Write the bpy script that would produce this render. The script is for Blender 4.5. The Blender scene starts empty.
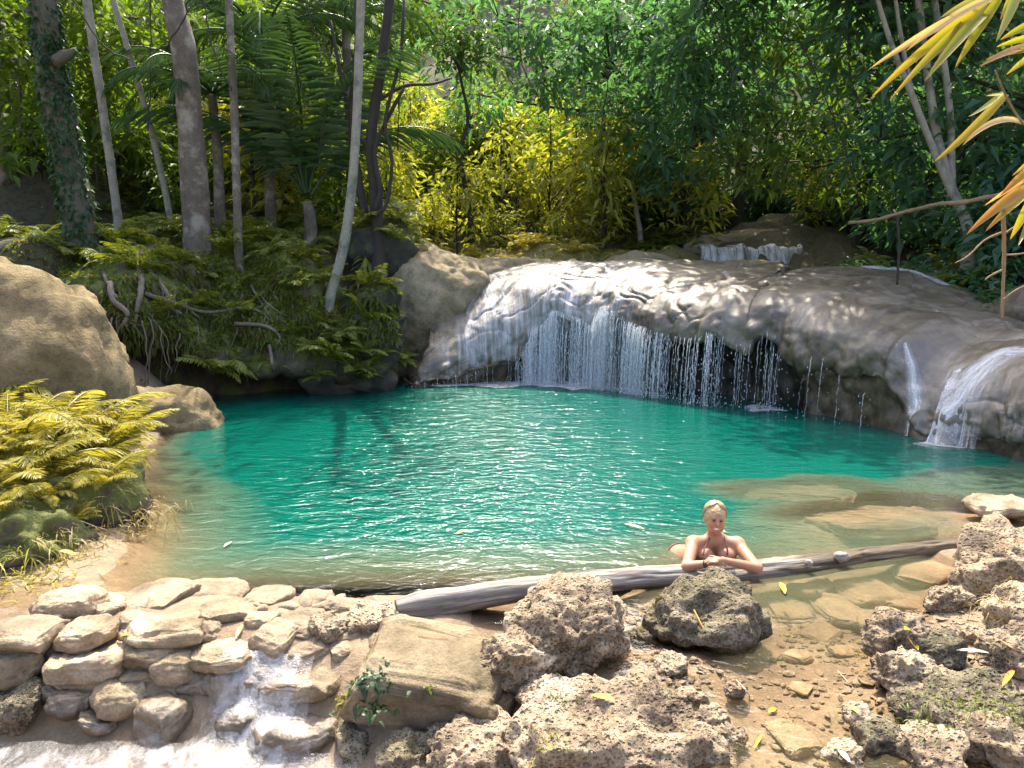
import bpy, math, random
import numpy as np
from mathutils import Vector, Matrix
from mathutils.bvhtree import BVHTree

SC = bpy.context.scene
COL = SC.collection
rad = math.radians

# ------------------------------------------------------------------ camera, sky, sun
FPX, CAMH = 770.0, 2.42
PITCH = math.atan(114 / FPX)
cam_data = bpy.data.cameras.new('camera')
cam = bpy.data.objects.new('camera', cam_data)
COL.objects.link(cam)
cam.location = (0, 0, CAMH)
cam.rotation_euler = (math.pi / 2 - PITCH, 0, 0)
cam_data.sensor_width = 36
cam_data.lens = FPX / 1024 * 36
cam_data.clip_end = 600
cam_data.clip_start = 0.05
SC.camera = cam

SUN_ELEV, SUN_AZ = rad(60), rad(-4)            # azimuth measured from +Y towards +X
world = bpy.data.worlds.new('World')
SC.world = world
world.use_nodes = True
wn = world.node_tree.nodes
wl = world.node_tree.links
wn.clear()
sky = wn.new('ShaderNodeTexSky')
sky.sky_type = 'NISHITA'
sky.sun_disc = False
sky.sun_elevation = SUN_ELEV
sky.sun_rotation = SUN_AZ
sky.air_density = 0.7
sky.dust_density = 4.0
sky.ozone_density = 0.5
bg = wn.new('ShaderNodeBackground')
bg.inputs['Strength'].default_value = 0.15
wo = wn.new('ShaderNodeOutputWorld')
wl.new(sky.outputs[0], bg.inputs[0])
wl.new(bg.outputs[0], wo.inputs[0])

sun_data = bpy.data.lights.new('sun', 'SUN')
sun_data.energy = 2.25
sun_data.angle = rad(0.5)
sun_data.color = (1.0, 0.91, 0.76)
sun = bpy.data.objects.new('sun', sun_data)
COL.objects.link(sun)
to_sun = Vector((math.sin(SUN_AZ) * math.cos(SUN_ELEV), math.cos(SUN_AZ) * math.cos(SUN_ELEV), math.sin(SUN_ELEV)))
sun.rotation_euler = to_sun.to_track_quat('Z', 'Y').to_euler()
sun.location = to_sun * 60

SC.view_settings.view_transform = 'Standard'
SC.view_settings.look = 'None'
SC.view_settings.exposure = 2.25
SC.view_settings.gamma = 1.0
SC.render.engine = 'CYCLES'
cy = SC.cycles
cy.max_bounces = 6
cy.diffuse_bounces = 3
cy.glossy_bounces = 2
cy.transmission_bounces = 3
cy.transparent_max_bounces = 12
cy.caustics_reflective = False
cy.caustics_refractive = False
cy.use_denoising = True
cy.sample_clamp_indirect = 6

# ------------------------------------------------------------------ measuring helpers
def ray(x, y):
    a = (x - 512) / FPX
    b = (384 - y) / FPX
    return a, math.cos(PITCH) + b * math.sin(PITCH), -math.sin(PITCH) + b * math.cos(PITCH)

def G(x, y, z=0.0):
    """point at height z seen at that place of the survey photo"""
    a, Y, Z = ray(x, y)
    t = (z - CAMH) / Z
    return np.array([a * t, Y * t, z])

def P(x, y, d):
    a, Y, Z = ray(x, y)
    t = d / Y
    return np.array([a * t, d, CAMH + Z * t])

# ------------------------------------------------------------------ numpy noise
def _h(ix, iy, iz, seed):
    n = (ix.astype(np.int64) * 374761393 + iy.astype(np.int64) * 668265263 + iz.astype(np.int64) * 2147483647 + seed * 974634777)
    n = (n ^ (n >> 13)) * 1274126177
    n = n ^ (n >> 16)
    n = (n * 2654435761) & 0xffffffff
    n = n ^ (n >> 15)
    return (n & 0xffffff) / float(0xffffff)

def vnoise(p, seed=0):
    i = np.floor(p).astype(np.int64)
    f = p - i
    f = f * f * f * (f * (f * 6 - 15) + 10)
    r = 0
    for dx in (0, 1):
        wx = f[:, 0] if dx else 1 - f[:, 0]
        for dy in (0, 1):
            wy = f[:, 1] if dy else 1 - f[:, 1]
            for dz in (0, 1):
                wz = f[:, 2] if dz else 1 - f[:, 2]
                r = r + wx * wy * wz * _h(i[:, 0] + dx, i[:, 1] + dy, i[:, 2] + dz, seed)
    return r * 2 - 1

def fbm(p, octaves=4, seed=0, gain=0.5):
    r, a = 0, 1.0
    for o in range(octaves):
        r = r + a * vnoise(p * 2.03 ** o + 17.3 * o, seed + o)
        a *= gain
    return r

def worley(p, seed=0):
    i = np.floor(p).astype(np.int64)
    best = np.full(len(p), 9.0)
    second = np.full(len(p), 9.0)
    for dx in (-1, 0, 1):
        for dy in (-1, 0, 1):
            for dz in (-1, 0, 1):
                c = i + np.array([dx, dy, dz])
                q = c + np.stack([_h(c[:, 0], c[:, 1], c[:, 2], seed + k) for k in (1, 2, 3)], 1)
                d = np.sqrt(((p - q) ** 2).sum(1))
                second = np.minimum(second, np.maximum(best, d))
                best = np.minimum(best, d)
    return best, second

def smooth(a, b, x):
    t = np.clip((x - a) / (b - a), 0, 1)
    return t * t * (3 - 2 * t)

# ------------------------------------------------------------------ mesh helpers
def build(name, V, F, mat, parent=None, shade=True, attrs=None, uv=None):
    me = bpy.data.meshes.new(name)
    V = np.ascontiguousarray(V, dtype=np.float32)
    Fs = [np.asarray(f) for f in (F if isinstance(F, list) else [F]) if len(f)]
    idx = np.concatenate([f.ravel() for f in Fs]).astype(np.int32)
    tot = np.concatenate([np.full(len(f), f.shape[1]) for f in Fs])
    start = np.concatenate([[0], np.cumsum(tot)[:-1]]).astype(np.int32)
    me.vertices.add(len(V))
    me.vertices.foreach_set('co', V.ravel())
    me.loops.add(len(idx))
    me.loops.foreach_set('vertex_index', idx)
    me.polygons.add(len(tot))
    me.polygons.foreach_set('loop_start', start)
    me.polygons.foreach_set('use_smooth', np.full(len(tot), bool(shade)))
    for k, a in (attrs or {}).items():
        at = me.attributes.new(k, 'FLOAT', 'POINT')
        at.data.foreach_set('value', np.asarray(a, dtype=np.float32))
    if uv is not None:
        lay = me.uv_layers.new(name='UVMap')
        lay.data.foreach_set('uv', np.asarray(uv, dtype=np.float32)[idx].ravel())
    me.update(calc_edges=True)
    me.validate()
    if mat is not None:
        me.materials.append(mat)
    o = bpy.data.objects.new(name, me)
    COL.objects.link(o)
    if parent is not None:
        o.parent = parent
    return o

def tag(o, label=None, cat=None, group=None, kind=None):
    if label: o['label'] = label
    if cat: o['category'] = cat
    if group: o['group'] = group
    if kind: o['kind'] = kind
    return o

def empty(name, loc, label, cat, group=None, rz=0.0):
    o = bpy.data.objects.new(name, None)
    o.empty_display_size = 0.2
    COL.objects.link(o)
    o.location = tuple(float(v) for v in loc)
    o.rotation_euler = (0, 0, rz)
    return tag(o, label, cat, group)

def dup(o, loc, rz=0.0, s=1.0, label=None, group=None, rx=0.0, ry=0.0):
    c = o.copy()
    COL.objects.link(c)
    c.location = tuple(float(v) for v in loc)
    c.rotation_euler = (rx, ry, rz)
    c.scale = (s, s, s) if not isinstance(s, tuple) else s
    if label: c['label'] = label
    if group: c['group'] = group
    for ch in list(o.children):
        d = ch.copy()
        COL.objects.link(d)
        d.parent = c
        for g in list(ch.children):
            e = g.copy()
            COL.objects.link(e)
            e.parent = d
    return c

class MB:
    """collects arrays into one mesh"""
    def __init__(self):
        self.V, self.F, self.T, self.n = [], {}, [], 0
    def add(self, V, Fs, tint=None):
        for f in (Fs if isinstance(Fs, list) else [Fs]):
            f = np.asarray(f)
            if len(f):
                self.F.setdefault(f.shape[1], []).append(f + self.n)
        V = np.asarray(V)
        self.V.append(V)
        self.T.append(np.zeros(len(V)) if tint is None else np.broadcast_to(tint, (len(V),)))
        self.n += len(V)
    def build(self, name, mat, parent=None, shade=True):
        return build(name, np.concatenate(self.V), [np.concatenate(f) for f in self.F.values()], mat, parent, shade,
                     {'tint': np.concatenate(self.T)})

def norm(a):
    return a / np.maximum(np.linalg.norm(a, axis=-1, keepdims=True), 1e-9)

def catmull(pts, n):
    p = np.asarray(pts, float)
    p = np.concatenate([[2 * p[0] - p[1]], p, [2 * p[-1] - p[-2]]])
    m = len(p) - 3
    t = np.linspace(0, m - 1e-6, n)
    i = t.astype(int)
    u = (t - i)[:, None]
    a, b, c, d = p[i], p[i + 1], p[i + 2], p[i + 3]
    return 0.5 * (2 * b + (c - a) * u + (2 * a - 5 * b + 4 * c - d) * u * u + (3 * b - a - 3 * c + d) * u ** 3)

def tube(pts, radii, sides=8, rough=0.0, seed=0, cap=True):
    p = np.asarray(pts, float)
    n = len(p)
    r = np.broadcast_to(np.asarray(radii, float), (n,))
    t = norm(np.gradient(p, axis=0))
    ref = np.array([0.13, 0.31, 1.0]) if abs(t[:, 2]).mean() < 0.8 else np.array([1.0, 0.2, 0.1])
    a = norm(np.cross(t, ref))
    b = np.cross(t, a)
    ang = np.linspace(0, 2 * math.pi, sides, endpoint=False)
    ring = a[:, None, :] * np.cos(ang)[None, :, None] + b[:, None, :] * np.sin(ang)[None, :, None]
    rr = np.repeat(r[:, None], sides, 1)
    if rough:
        q = (p[:, None, :] + ring * rr[:, :, None]).reshape(-1, 3)
        rr = rr * (1 + rough * fbm(q * (0.7 / max(r.max(), 1e-3)), 3, seed).reshape(n, sides))
    V = (p[:, None, :] + ring * rr[:, :, None]).reshape(-1, 3)
    i = np.arange(n - 1)[:, None] * sides
    j = np.arange(sides)[None, :]
    k = (j + 1) % sides
    F = np.stack([i + j, i + k, i + sides + k, i + sides + j], -1).reshape(-1, 4)
    Fs = [F]
    if cap:
        V = np.concatenate([V, p[:1], p[-1:]])
        c0, c1 = n * sides, n * sides + 1
        j = np.arange(sides)
        k = (j + 1) % sides
        Fs.append(np.concatenate([np.stack([k, j, np.full(sides, c0)], 1),
                                  np.stack([(n - 1) * sides + j, (n - 1) * sides + k, np.full(sides, c1)], 1)]))
    return V, Fs

def leaf_cards(Pb, D, L, W, rng, droop=0.25, hi=False, fold=0.12):
    """folded leaf blades: base points, directions, lengths, widths"""
    n = len(Pb)
    L = np.broadcast_to(np.asarray(L, float), (n,))[:, None]
    W = np.broadcast_to(np.asarray(W, float), (n,))[:, None]
    up = np.array([0, 0, 1.0]) + rng.normal(0, 0.35, (n, 3))
    side = norm(np.cross(D, up))
    nr = np.cross(side, D)
    dz = np.zeros((n, 3)); dz[:, 2] = -1
    def at(s):
        return Pb + D * L * s + dz * L * droop * s * s
    def tintrep(k):
        t = rng.random(n)
        return np.repeat(t, k)
    if not hi:
        m = at(0.45)
        V = np.stack([at(0), m + side * W / 2 + nr * W * fold, at(1), m - side * W / 2 + nr * W * fold], 1).reshape(-1, 3)
        b = np.arange(n)[:, None] * 4
        F = np.concatenate([b + np.array([[0, 2, 1]]), b + np.array([[0, 3, 2]])])
        return V, F, tintrep(4)
    m1, m2 = at(0.3), at(0.68)
    V = np.stack([at(0), m1, m2, at(1), m1 + side * W * .5 + nr * W * fold, m2 + side * W * .38 + nr * W * fold,
                  m1 - side * W * .5 + nr * W * fold, m2 - side * W * .38 + nr * W * fold], 1).reshape(-1, 3)
    b = np.arange(n)[:, None] * 8
    T = [[0, 1, 4], [1, 2, 5], [1, 5, 4], [2, 3, 5], [0, 6, 1], [1, 7, 2], [1, 6, 7], [2, 7, 3]]
    F = np.concatenate([b + np.array([t]) for t in T])
    return V, F, tintrep(8)

def grid_faces(nr, nc):
    i = np.arange(nr - 1)[:, None] * nc
    j = np.arange(nc - 1)[None, :]
    return np.stack([i + j, i + j + 1, i + nc + j + 1, i + nc + j], -1).reshape(-1, 4)

def grid_normals(Pg):
    du = np.gradient(Pg, axis=1)
    dv = np.gradient(Pg, axis=0)
    return norm(np.cross(du, dv))

_ico = {}
def ico(sub):
    if sub not in _ico:
        import bmesh
        bm = bmesh.new()
        bmesh.ops.create_icosphere(bm, subdivisions=sub, radius=1)
        bm.verts.ensure_lookup_table()
        V = np.array([v.co[:] for v in bm.verts])
        F = np.array([[v.index for v in f.verts] for f in bm.faces])
        bm.free()
        _ico[sub] = (V, F)
    return _ico[sub]

# ------------------------------------------------------------------ material helpers
class NT:
    def __init__(self, name):
        self.m = bpy.data.materials.new(name)
        self.m.use_nodes = True
        self.t = self.m.node_tree
        self.t.nodes.clear()
        self.out = self.n('ShaderNodeOutputMaterial')
    def n(self, typ, ins=None, **kw):
        nd = self.t.nodes.new(typ)
        for k, v in kw.items():
            setattr(nd, k, v)
        for k, v in (ins or {}).items():
            self.set(nd, k, v)
        return nd
    def set(self, nd, k, v):
        s = nd.inputs[k]
        if isinstance(v, bpy.types.Node):
            self.t.links.new(v.outputs[0], s)
        elif isinstance(v, bpy.types.NodeSocket):
            self.t.links.new(v, s)
        else:
            if isinstance(v, tuple) and len(v) == 3 and s.type == 'RGBA':
                v = (*v, 1)
            s.default_value = v
    def coord(self, kind='Object', scale=(1, 1, 1)):
        tc = self.n('ShaderNodeTexCoord')
        mp = self.n('ShaderNodeMapping', {'Vector': tc.outputs[kind], 'Scale': scale})
        return mp.outputs[0]
    def noise(self, vec, scale, detail=4, rough=0.55, dist=0.0):
        return self.n('ShaderNodeTexNoise', {'Vector': vec, 'Scale': scale, 'Detail': detail, 'Roughness': rough, 'Distortion': dist}).outputs[0]
    def voro(self, vec, scale, feature='F1'):
        return self.n('ShaderNodeTexVoronoi', {'Vector': vec, 'Scale': scale}, feature=feature).outputs['Distance']
    def ramp(self, fac, stops, interp='LINEAR'):
        r = self.n('ShaderNodeValToRGB', {'Fac': fac})
        r.color_ramp.interpolation = interp
        e = r.color_ramp.elements
        while len(e) < len(stops):
            e.new(0.5)
        for el, (p, c) in zip(e, stops):
            el.position = p
            el.color = (*c, 1) if isinstance(c, tuple) else (c, c, c, 1)
        return r.outputs[0]
    def mix(self, fac, a, b, mode='MIX'):
        m = self.n('ShaderNodeMix', data_type='RGBA', blend_type=mode)
        self.set(m, 0, fac); self.set(m, 6, a); self.set(m, 7, b)
        return m.outputs[2]
    def math(self, op, a, b=0.0, c=None, clamp=False):
        m = self.n('ShaderNodeMath', {0: a, 1: b}, operation=op, use_clamp=clamp)
        if c is not None:
            self.set(m, 2, c)
        return m.outputs[0]
    def attr(self, name):
        return self.n('ShaderNodeAttribute', attribute_name=name).outputs['Fac']
    def bump(self, h, strength=0.5, dist=0.05, normal=None):
        b = self.n('ShaderNodeBump', {'Height': h, 'Strength': strength, 'Distance': dist})
        if normal is not None:
            self.set(b, 'Normal', normal)
        return b.outputs[0]
    def bsdf(self, color, rough=0.8, normal=None, **kw):
        b = self.n('ShaderNodeBsdfPrincipled', {'Base Color': color, 'Roughness': rough})
        if normal is not None:
            self.set(b, 'Normal', normal)
        for k, v in kw.items():
            self.set(b, k.replace('_', ' '), v)
        return b
    def done(self, sh):
        self.t.links.new(sh.outputs[0] if isinstance(sh, bpy.types.Node) else sh, self.out.inputs[0])
        return self.m

def rock_mat(name, c1, c2, c3, scale=1.0, bump=0.6, rough=0.85, pits=0.0, moss=0.0, mosscol=(0.07, 0.09, 0.02), coat=0.0, strat=0.0, mlo=.35):
    t = NT(name)
    info = t.n('ShaderNodeObjectInfo')
    base = t.n('ShaderNodeTexCoord').outputs['Object']
    off = t.n('ShaderNodeVectorMath', {0: base, 1: info.outputs['Location']}, operation='ADD').outputs[0]
    n1 = t.noise(off, 1.6 * scale, 6, 0.62, 0.4)
    n2 = t.noise(off, 9 * scale, 6, 0.65)
    n3 = t.noise(off, 42 * scale, 4, 0.7)
    col = t.ramp(n1, [(0.3, c1), (0.52, c2), (0.72, c3)])
    col = t.mix(0.75, col, t.ramp(n2, [(0.28, 0.45), (0.5, 0.95), (0.75, 1.25)]), 'MULTIPLY')
    col = t.mix(0.6, col, t.ramp(n3, [(0.3, 0.6), (0.6, 1.2)]), 'MULTIPLY')
    var = t.math('MULTIPLY_ADD', info.outputs['Random'], 0.45, 0.78)
    vv = t.n('ShaderNodeCombineColor', {0: var, 1: var, 2: var})
    col = t.mix(1.0, col, vv.outputs[0], 'MULTIPLY')
    h = t.math('ADD', t.math('MULTIPLY', n2, 0.9), t.math('MULTIPLY', n3, 0.45))
    if pits:
        v = t.voro(off, 16 * scale)
        v2 = t.voro(off, 38 * scale)
        pit = t.math('MULTIPLY', t.ramp(v, [(0.0, 0.0), (0.34, 1.0)]), t.ramp(v2, [(0.0, 0.3), (0.4, 1.0)]))
        h = t.math('ADD', h, t.math('MULTIPLY', pit, pits))
        col = t.mix(t.math('MULTIPLY', t.ramp(n3, [(0.55, 0.0), (0.75, 1.0)]), 0.5), col, (0.55, 0.52, 0.45))
    if strat:
        st = t.noise(t.n('ShaderNodeMapping', {'Vector': off, 'Scale': (0.6, 0.6, 14)}).outputs[0], 2.2 * scale, 4)
        h = t.math('ADD', h, t.math('MULTIPLY', st, strat))
        col = t.mix(0.5, col, t.ramp(st, [(0.35, 0.5), (0.6, 1.15)]), 'MULTIPLY')
    if moss:
        geo = t.n('ShaderNodeNewGeometry')
        nz = t.n('ShaderNodeSeparateXYZ', {0: geo.outputs['Normal']}).outputs[2]
        mk = t.math('ADD', nz, t.math('MULTIPLY', t.math('SUBTRACT', t.noise(off, 4 * scale, 5, 0.7), 0.5), 3.2))
        mk = t.ramp(mk, [(mlo, 0.0), (mlo + .4, 1.0)])
        col = t.mix(t.math('MULTIPLY', mk, moss), col, t.mix(n3, mosscol, (mosscol[0] * 1.9, mosscol[1] * 1.7, mosscol[2] * 1.2)))
    b = t.bsdf(col, rough, t.bump(h, bump, 0.035 / scale))
    if coat:
        b.inputs['Coat Weight'].default_value = coat
        b.inputs['Coat Roughness'].default_value = 0.25
    return t.done(b)

def leaf_mat(name, dark, light, trans=0.4, tcol=None, rough=0.45, spec=0.4, dry=None):
    t = NT(name)
    info = t.n('ShaderNodeObjectInfo')
    tint = t.attr('tint')
    pos = t.n('ShaderNodeNewGeometry').outputs['Position']
    patch = t.noise(pos, 0.45, 3)
    f = t.math('ADD', t.math('MULTIPLY', tint, 0.55), t.math('MULTIPLY', t.math('SUBTRACT', patch, 0.35), 0.9))
    f = t.math('ADD', f, t.math('MULTIPLY', info.outputs['Random'], 0.2), clamp=True)
    col = t.mix(f, dark, light)
    if dry:
        col = t.mix(t.ramp(tint, [(0.9, 0.0), (0.93, 1.0)], 'CONSTANT'), col, dry)
    b = t.bsdf(col, rough)
    b.inputs['Specular IOR Level'].default_value = spec
    tc = t.mix(1.0, col, tcol or (1.6, 1.5, 0.5), 'MULTIPLY')
    tr = t.n('ShaderNodeBsdfTranslucent', {'Color': tc})
    return t.done(t.n('ShaderNodeMixShader', {0: trans, 1: b, 2: tr}))

def plain_mat(name, col, rough=0.6, var=0.25, scale=8.0, bump=0.2, stretch=(1, 1, 1), **kw):
    t = NT(name)
    v = t.coord('Object', stretch)
    n = t.noise(v, scale, 5, 0.65)
    c = t.mix(1.0, col, t.ramp(n, [(0.25, 1 - var), (0.75, 1 + var)]), 'MULTIPLY')
    return t.done(t.bsdf(c, rough, t.bump(n, bump, 0.02), **kw))

def bark_mat(name, c1, c2, scale=6.0, stretch=(1, 1, 0.25), bump=0.7, patch=None):
    t = NT(name)
    v = t.coord('Object', stretch)
    n = t.noise(v, scale, 6, 0.7, 0.3)
    n2 = t.noise(t.coord('Object'), scale * 0.35, 5, 0.65)
    n3 = t.noise(t.coord('Object'), scale * 5, 3)
    c = t.mix(n, c1, c2)
    c = t.mix(0.7, c, t.ramp(n2, [(0.3, 0.55), (0.7, 1.3)]), 'MULTIPLY')
    c = t.mix(0.4, c, t.ramp(n3, [(0.3, 0.5), (0.7, 1.3)]), 'MULTIPLY')
    if patch:
        c = t.mix(t.ramp(n2, [(0.5, 0.0), (0.62, 1.0)]), c, patch)
    h = t.math('ADD', n, t.math('MULTIPLY', n3, 0.4))
    return t.done(t.bsdf(c, 0.9, t.bump(h, bump, 0.03)))

M = {}
M['dam'] = rock_mat('dam_stone', (0.16, 0.112, 0.06), (0.32, 0.24, 0.145), (0.48, 0.39, 0.265), 1.3, 1.0, 0.8, strat=0.5)
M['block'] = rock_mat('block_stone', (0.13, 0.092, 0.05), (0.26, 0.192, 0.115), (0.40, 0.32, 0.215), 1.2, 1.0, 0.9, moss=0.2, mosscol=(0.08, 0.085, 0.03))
M['karst'] = rock_mat('karst_stone', (0.09, 0.06, 0.032), (0.30, 0.222, 0.135), (0.54, 0.44, 0.30), 1.2, 1.0, 0.92, pits=1.6)
M['karst_dark'] = rock_mat('dark_karst_stone', (0.055, 0.040, 0.023), (0.14, 0.105, 0.066), (0.32, 0.265, 0.185), 1.3, 1.0, 0.92, pits=1.6, moss=0.2)
M['wetstone'] = rock_mat('wet_stone', (0.07, 0.055, 0.035), (0.15, 0.115, 0.075), (0.24, 0.19, 0.13), 1.3, 0.6, 0.32)
M['tan'] = rock_mat('tan_rock', (0.10, 0.068, 0.03), (0.20, 0.145, 0.07), (0.29, 0.22, 0.12), 0.8, 1.0, 0.9, moss=0.3, mosscol=(0.13, 0.11, 0.035))
M['outcrop'] = rock_mat('outcrop_rock', (0.17, 0.13, 0.07), (0.30, 0.235, 0.14), (0.42, 0.34, 0.22), 0.7, 0.7, 0.9, moss=0.25, mosscol=(0.12, 0.11, 0.04))
M['darkrock'] = rock_mat('dark_rock', (0.02, 0.02, 0.015), (0.05, 0.047, 0.033), (0.10, 0.09, 0.06), 0.9, 0.9, 0.8, moss=0.7, mosscol=(0.04, 0.055, 0.012), mlo=.1)
M['bank'] = rock_mat('bank_soil', (0.03, 0.023, 0.014), (0.075, 0.058, 0.036), (0.14, 0.115, 0.07), 0.8, 1.0, 0.9, moss=0.85, mosscol=(0.065, 0.085, 0.015), mlo=.0)
M['silt'] = rock_mat('submerged_stone', (0.15, 0.10, 0.055), (0.24, 0.165, 0.09), (0.32, 0.235, 0.14), 1.0, 0.35, 0.8)

M['leaf_green'] = leaf_mat('leaf_green', (0.045, 0.10, 0.02), (0.15, 0.22, 0.035), 0.55, (1.5, 1.5, .45))
M['leaf_teal'] = leaf_mat('leaf_teal', (0.036, 0.10, 0.06), (0.115, 0.215, 0.105), 0.5, (1.3, 1.5, 0.6))
M['leaf_yellow'] = leaf_mat('leaf_yellow', (0.12, 0.175, 0.03), (0.46, 0.44, 0.08), 0.5, (1.4, 1.35, 0.4))
M['leaf_olive'] = leaf_mat('leaf_olive', (0.05, 0.095, 0.018), (0.15, 0.20, 0.035), 0.5, (1.3, 1.5, .5))
M['fern'] = leaf_mat('fern_leaf', (0.065, 0.105, 0.014), (0.21, 0.235, 0.035), 0.45, dry=(0.17, 0.12, 0.04))
M['fern_gold'] = leaf_mat('golden_fern_leaf', (0.15, 0.155, 0.02), (0.50, 0.44, 0.09), 0.45, (1.4, 1.3, 0.5), dry=(0.42, 0.33, 0.14))
M['palm'] = leaf_mat('palm_leaf', (0.02, 0.06, 0.025), (0.06, 0.12, 0.035), 0.35)
M['ivy'] = leaf_mat('ivy_leaf', (0.014, 0.05, 0.018), (0.05, 0.10, 0.03), 0.3)
M['drygrass'] = leaf_mat('dry_grass', (0.16, 0.13, 0.05), (0.34, 0.28, 0.12), 0.35)
M['bark_grey'] = bark_mat('grey_bark', (0.055, 0.042, 0.028), (0.22, 0.18, 0.13), 7, (1, 1, .5), .9, (0.26, 0.23, 0.175))
M['bark_white'] = bark_mat('pale_bark', (0.17, 0.16, 0.115), (0.40, 0.375, 0.29), 7, (1, 1, 0.6), 0.6, (0.12, 0.125, 0.095))
M['bark_dark'] = bark_mat('dark_bark', (0.018, 0.015, 0.011), (0.06, 0.05, 0.036), 8)
M['bark_moss'] = bark_mat('mossy_bark', (0.05, 0.045, 0.03), (0.13, 0.12, 0.085), 8, patch=(0.035, 0.055, 0.018))
M['root'] = bark_mat('root_bark', (0.09, 0.07, 0.05), (0.25, 0.20, 0.15), 10)

# ------------------------------------------------------------------ ground
POOL = np.array([(-4.45, 8.6), (-5.0, 10.2), (-5.4, 11.93), (-5.9, 13.3), (-5.7, 15.1), (-4.0, 16.0), (-2.6, 16.8), (-1.2, 16.9), (0.4, 18.0), (2.0, 17.5), (3.4, 16.5),
                 (4.9, 14.9), (5.8, 13.0), (6.3, 11.5), (7.0, 10.2), (7.6, 9.2), (6.6, 7.6), (5.0, 6.85), (4.0, 6.5), (2.35, 6.1), (1.62, 5.95), (0.67, 5.65),
                 (-0.6, 5.5), (-1.6, 5.42), (-2.5, 5.42), (-3.15, 5.5), (-3.4, 6.4), (-3.75, 7.2), (-4.0, 7.9)])

def poly_sd(x, y, poly):
    """signed distance, positive inside"""
    p = np.stack([x, y], -1)
    d = np.full(x.shape, 1e9)
    inside = np.zeros(x.shape, bool)
    n = len(poly)
    for i in range(n):
        a, b = poly[i], poly[(i + 1) % n]
        e = b - a
        w = p - a
        t = np.clip((w @ e) / (e @ e), 0, 1)
        q = w - t[..., None] * e
        d = np.minimum(d, (q ** 2).sum(-1))
        c = ((a[1] <= y) & (b[1] > y)) | ((b[1] <= y) & (a[1] > y))
        xi = a[0] + (y - a[1]) / (b[1] - a[1] + 1e-12) * e[0]
        inside ^= c & (x < xi)
    d = np.sqrt(d)
    return np.where(inside, d, -d)

CTRL = np.array([
    (-3, 4, -.62), (-1.9, 3.9, -.6), (-2.6, 3.2, -.66), (-1.2, 3.6, -.5), (-4, 3.2, -.6), (-4.6, 4.4, -.35), (-4.2, 5.3, -.02), (0, 4.0, -.32), (0, 2.5, -.5), (0.1, 4.9, -.12), (1.0, 4.0, -.2), (2, 3.6, -.22),
    (1.5, 4.4, -.145), (1.9, 4.9, -.16), (2.2, 5.4, -.18), (1.3, 5.4, -.16), (3.0, 5.8, -.18), (0.75, 5.2, -.09), (1.05, 4.6, -.08), (3.1, 4.6, 0.02), (2.6, 4.2, -.06), (3.4, 5.3, .02), (4.4, 5.8, .2), (3.6, 3.6, 0),
    (-.7, 5.1, .03), (-1.5, 5.2, .03), (-2.2, 5.3, .03), (-3.0, 5.4, .04), (-3.5, 5.7, .02), (-3.9, 6.6, .12), (-4.6, 6.6, .3), (-5.2, 7.6, .38), (-5.6, 9, .5), (-6.2, 10.4, .3), (-7, 9, 1.2), (-8, 7, 1.5), (-6.5, 12.3, .2), (-10, 5, 1.5),
    (-7.2, 13.2, .9), (-9, 12, 2.7), (-8.5, 14, 3.0), (-7, 17.2, 3.2), (-4.8, 18.3, 3.3), (-12, 15, 4), (-12, 22, 5.2), (-7, 22, 4.4), (-5.2, 15.4, -.5), (-3.6, 16.2, -.4), (-6.6, 14.6, .3),
    (-3, 21, 3.0), (-2.2, 18, 1.6), (-1, 19.2, 2.3), (0.8, 22, 3.1), (3.6, 22, 2.9), (6, 25, 3.6), (7.8, 24, 3.7), (1.2, 18.6, 1.8), (3.6, 18.6, 1.7), (5.5, 19.5, 2.2), (0.5, 17.6, -.6), (2.9, 16.4, -.6), (4.7, 14.7, -.6), (6.2, 12.8, .0), (7.6, 11, .2),
    (7.5, 17.2, 1.3), (10.4, 17, 2.7), (8.5, 14.8, 1.2), (9.3, 13, .9), (11.5, 14.5, 3.4), (14, 18, 5.5), (10.0, 12, 1.6), (9.3, 9.5, .9), (8, 7.8, .5), (6.2, 6.6, .3), (5.2, 5.6, .25), (11.5, 9, 2.2), (12, 5, 1.4),
    (0, 30, 5.8), (-12, 30, 8), (12, 30, 7.8), (5, 29, 5.2), (0, 44, 14), (-20, 44, 17), (20, 44, 16), (0, 62, 25), (-30, 62, 30), (30, 62, 29), (-30, 22, 11), (30, 22, 11), (-28, 0, 6), (28, 0, 6),
    (0, -6, 0), (-9, -3, .8), (9, -3, .8), (0, -22, 2.5), (-25, -25, 4), (25, -25, 4), (0, 100, 40), (-60, 60, 34), (60, 60, 34), (-70, 0, 12), (70, 0, 12), (-60, 110, 44), (60, 110, 44)])

# flat rock shelves under the water of the pool's right side: centre, half sizes, turn, top height
SHELVES = [(G(870, 512, -.06), 1.05, .42, .25, -.05), (G(800, 498, -.12), .9, .45, .1, -.2), (G(1000, 512, .05), .55, .3, 0, .02),
           (G(905, 540, -.1), .9, .3, .2, -.16), (G(975, 490, -.1), 1.1, .5, .3, -.35)]

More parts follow.
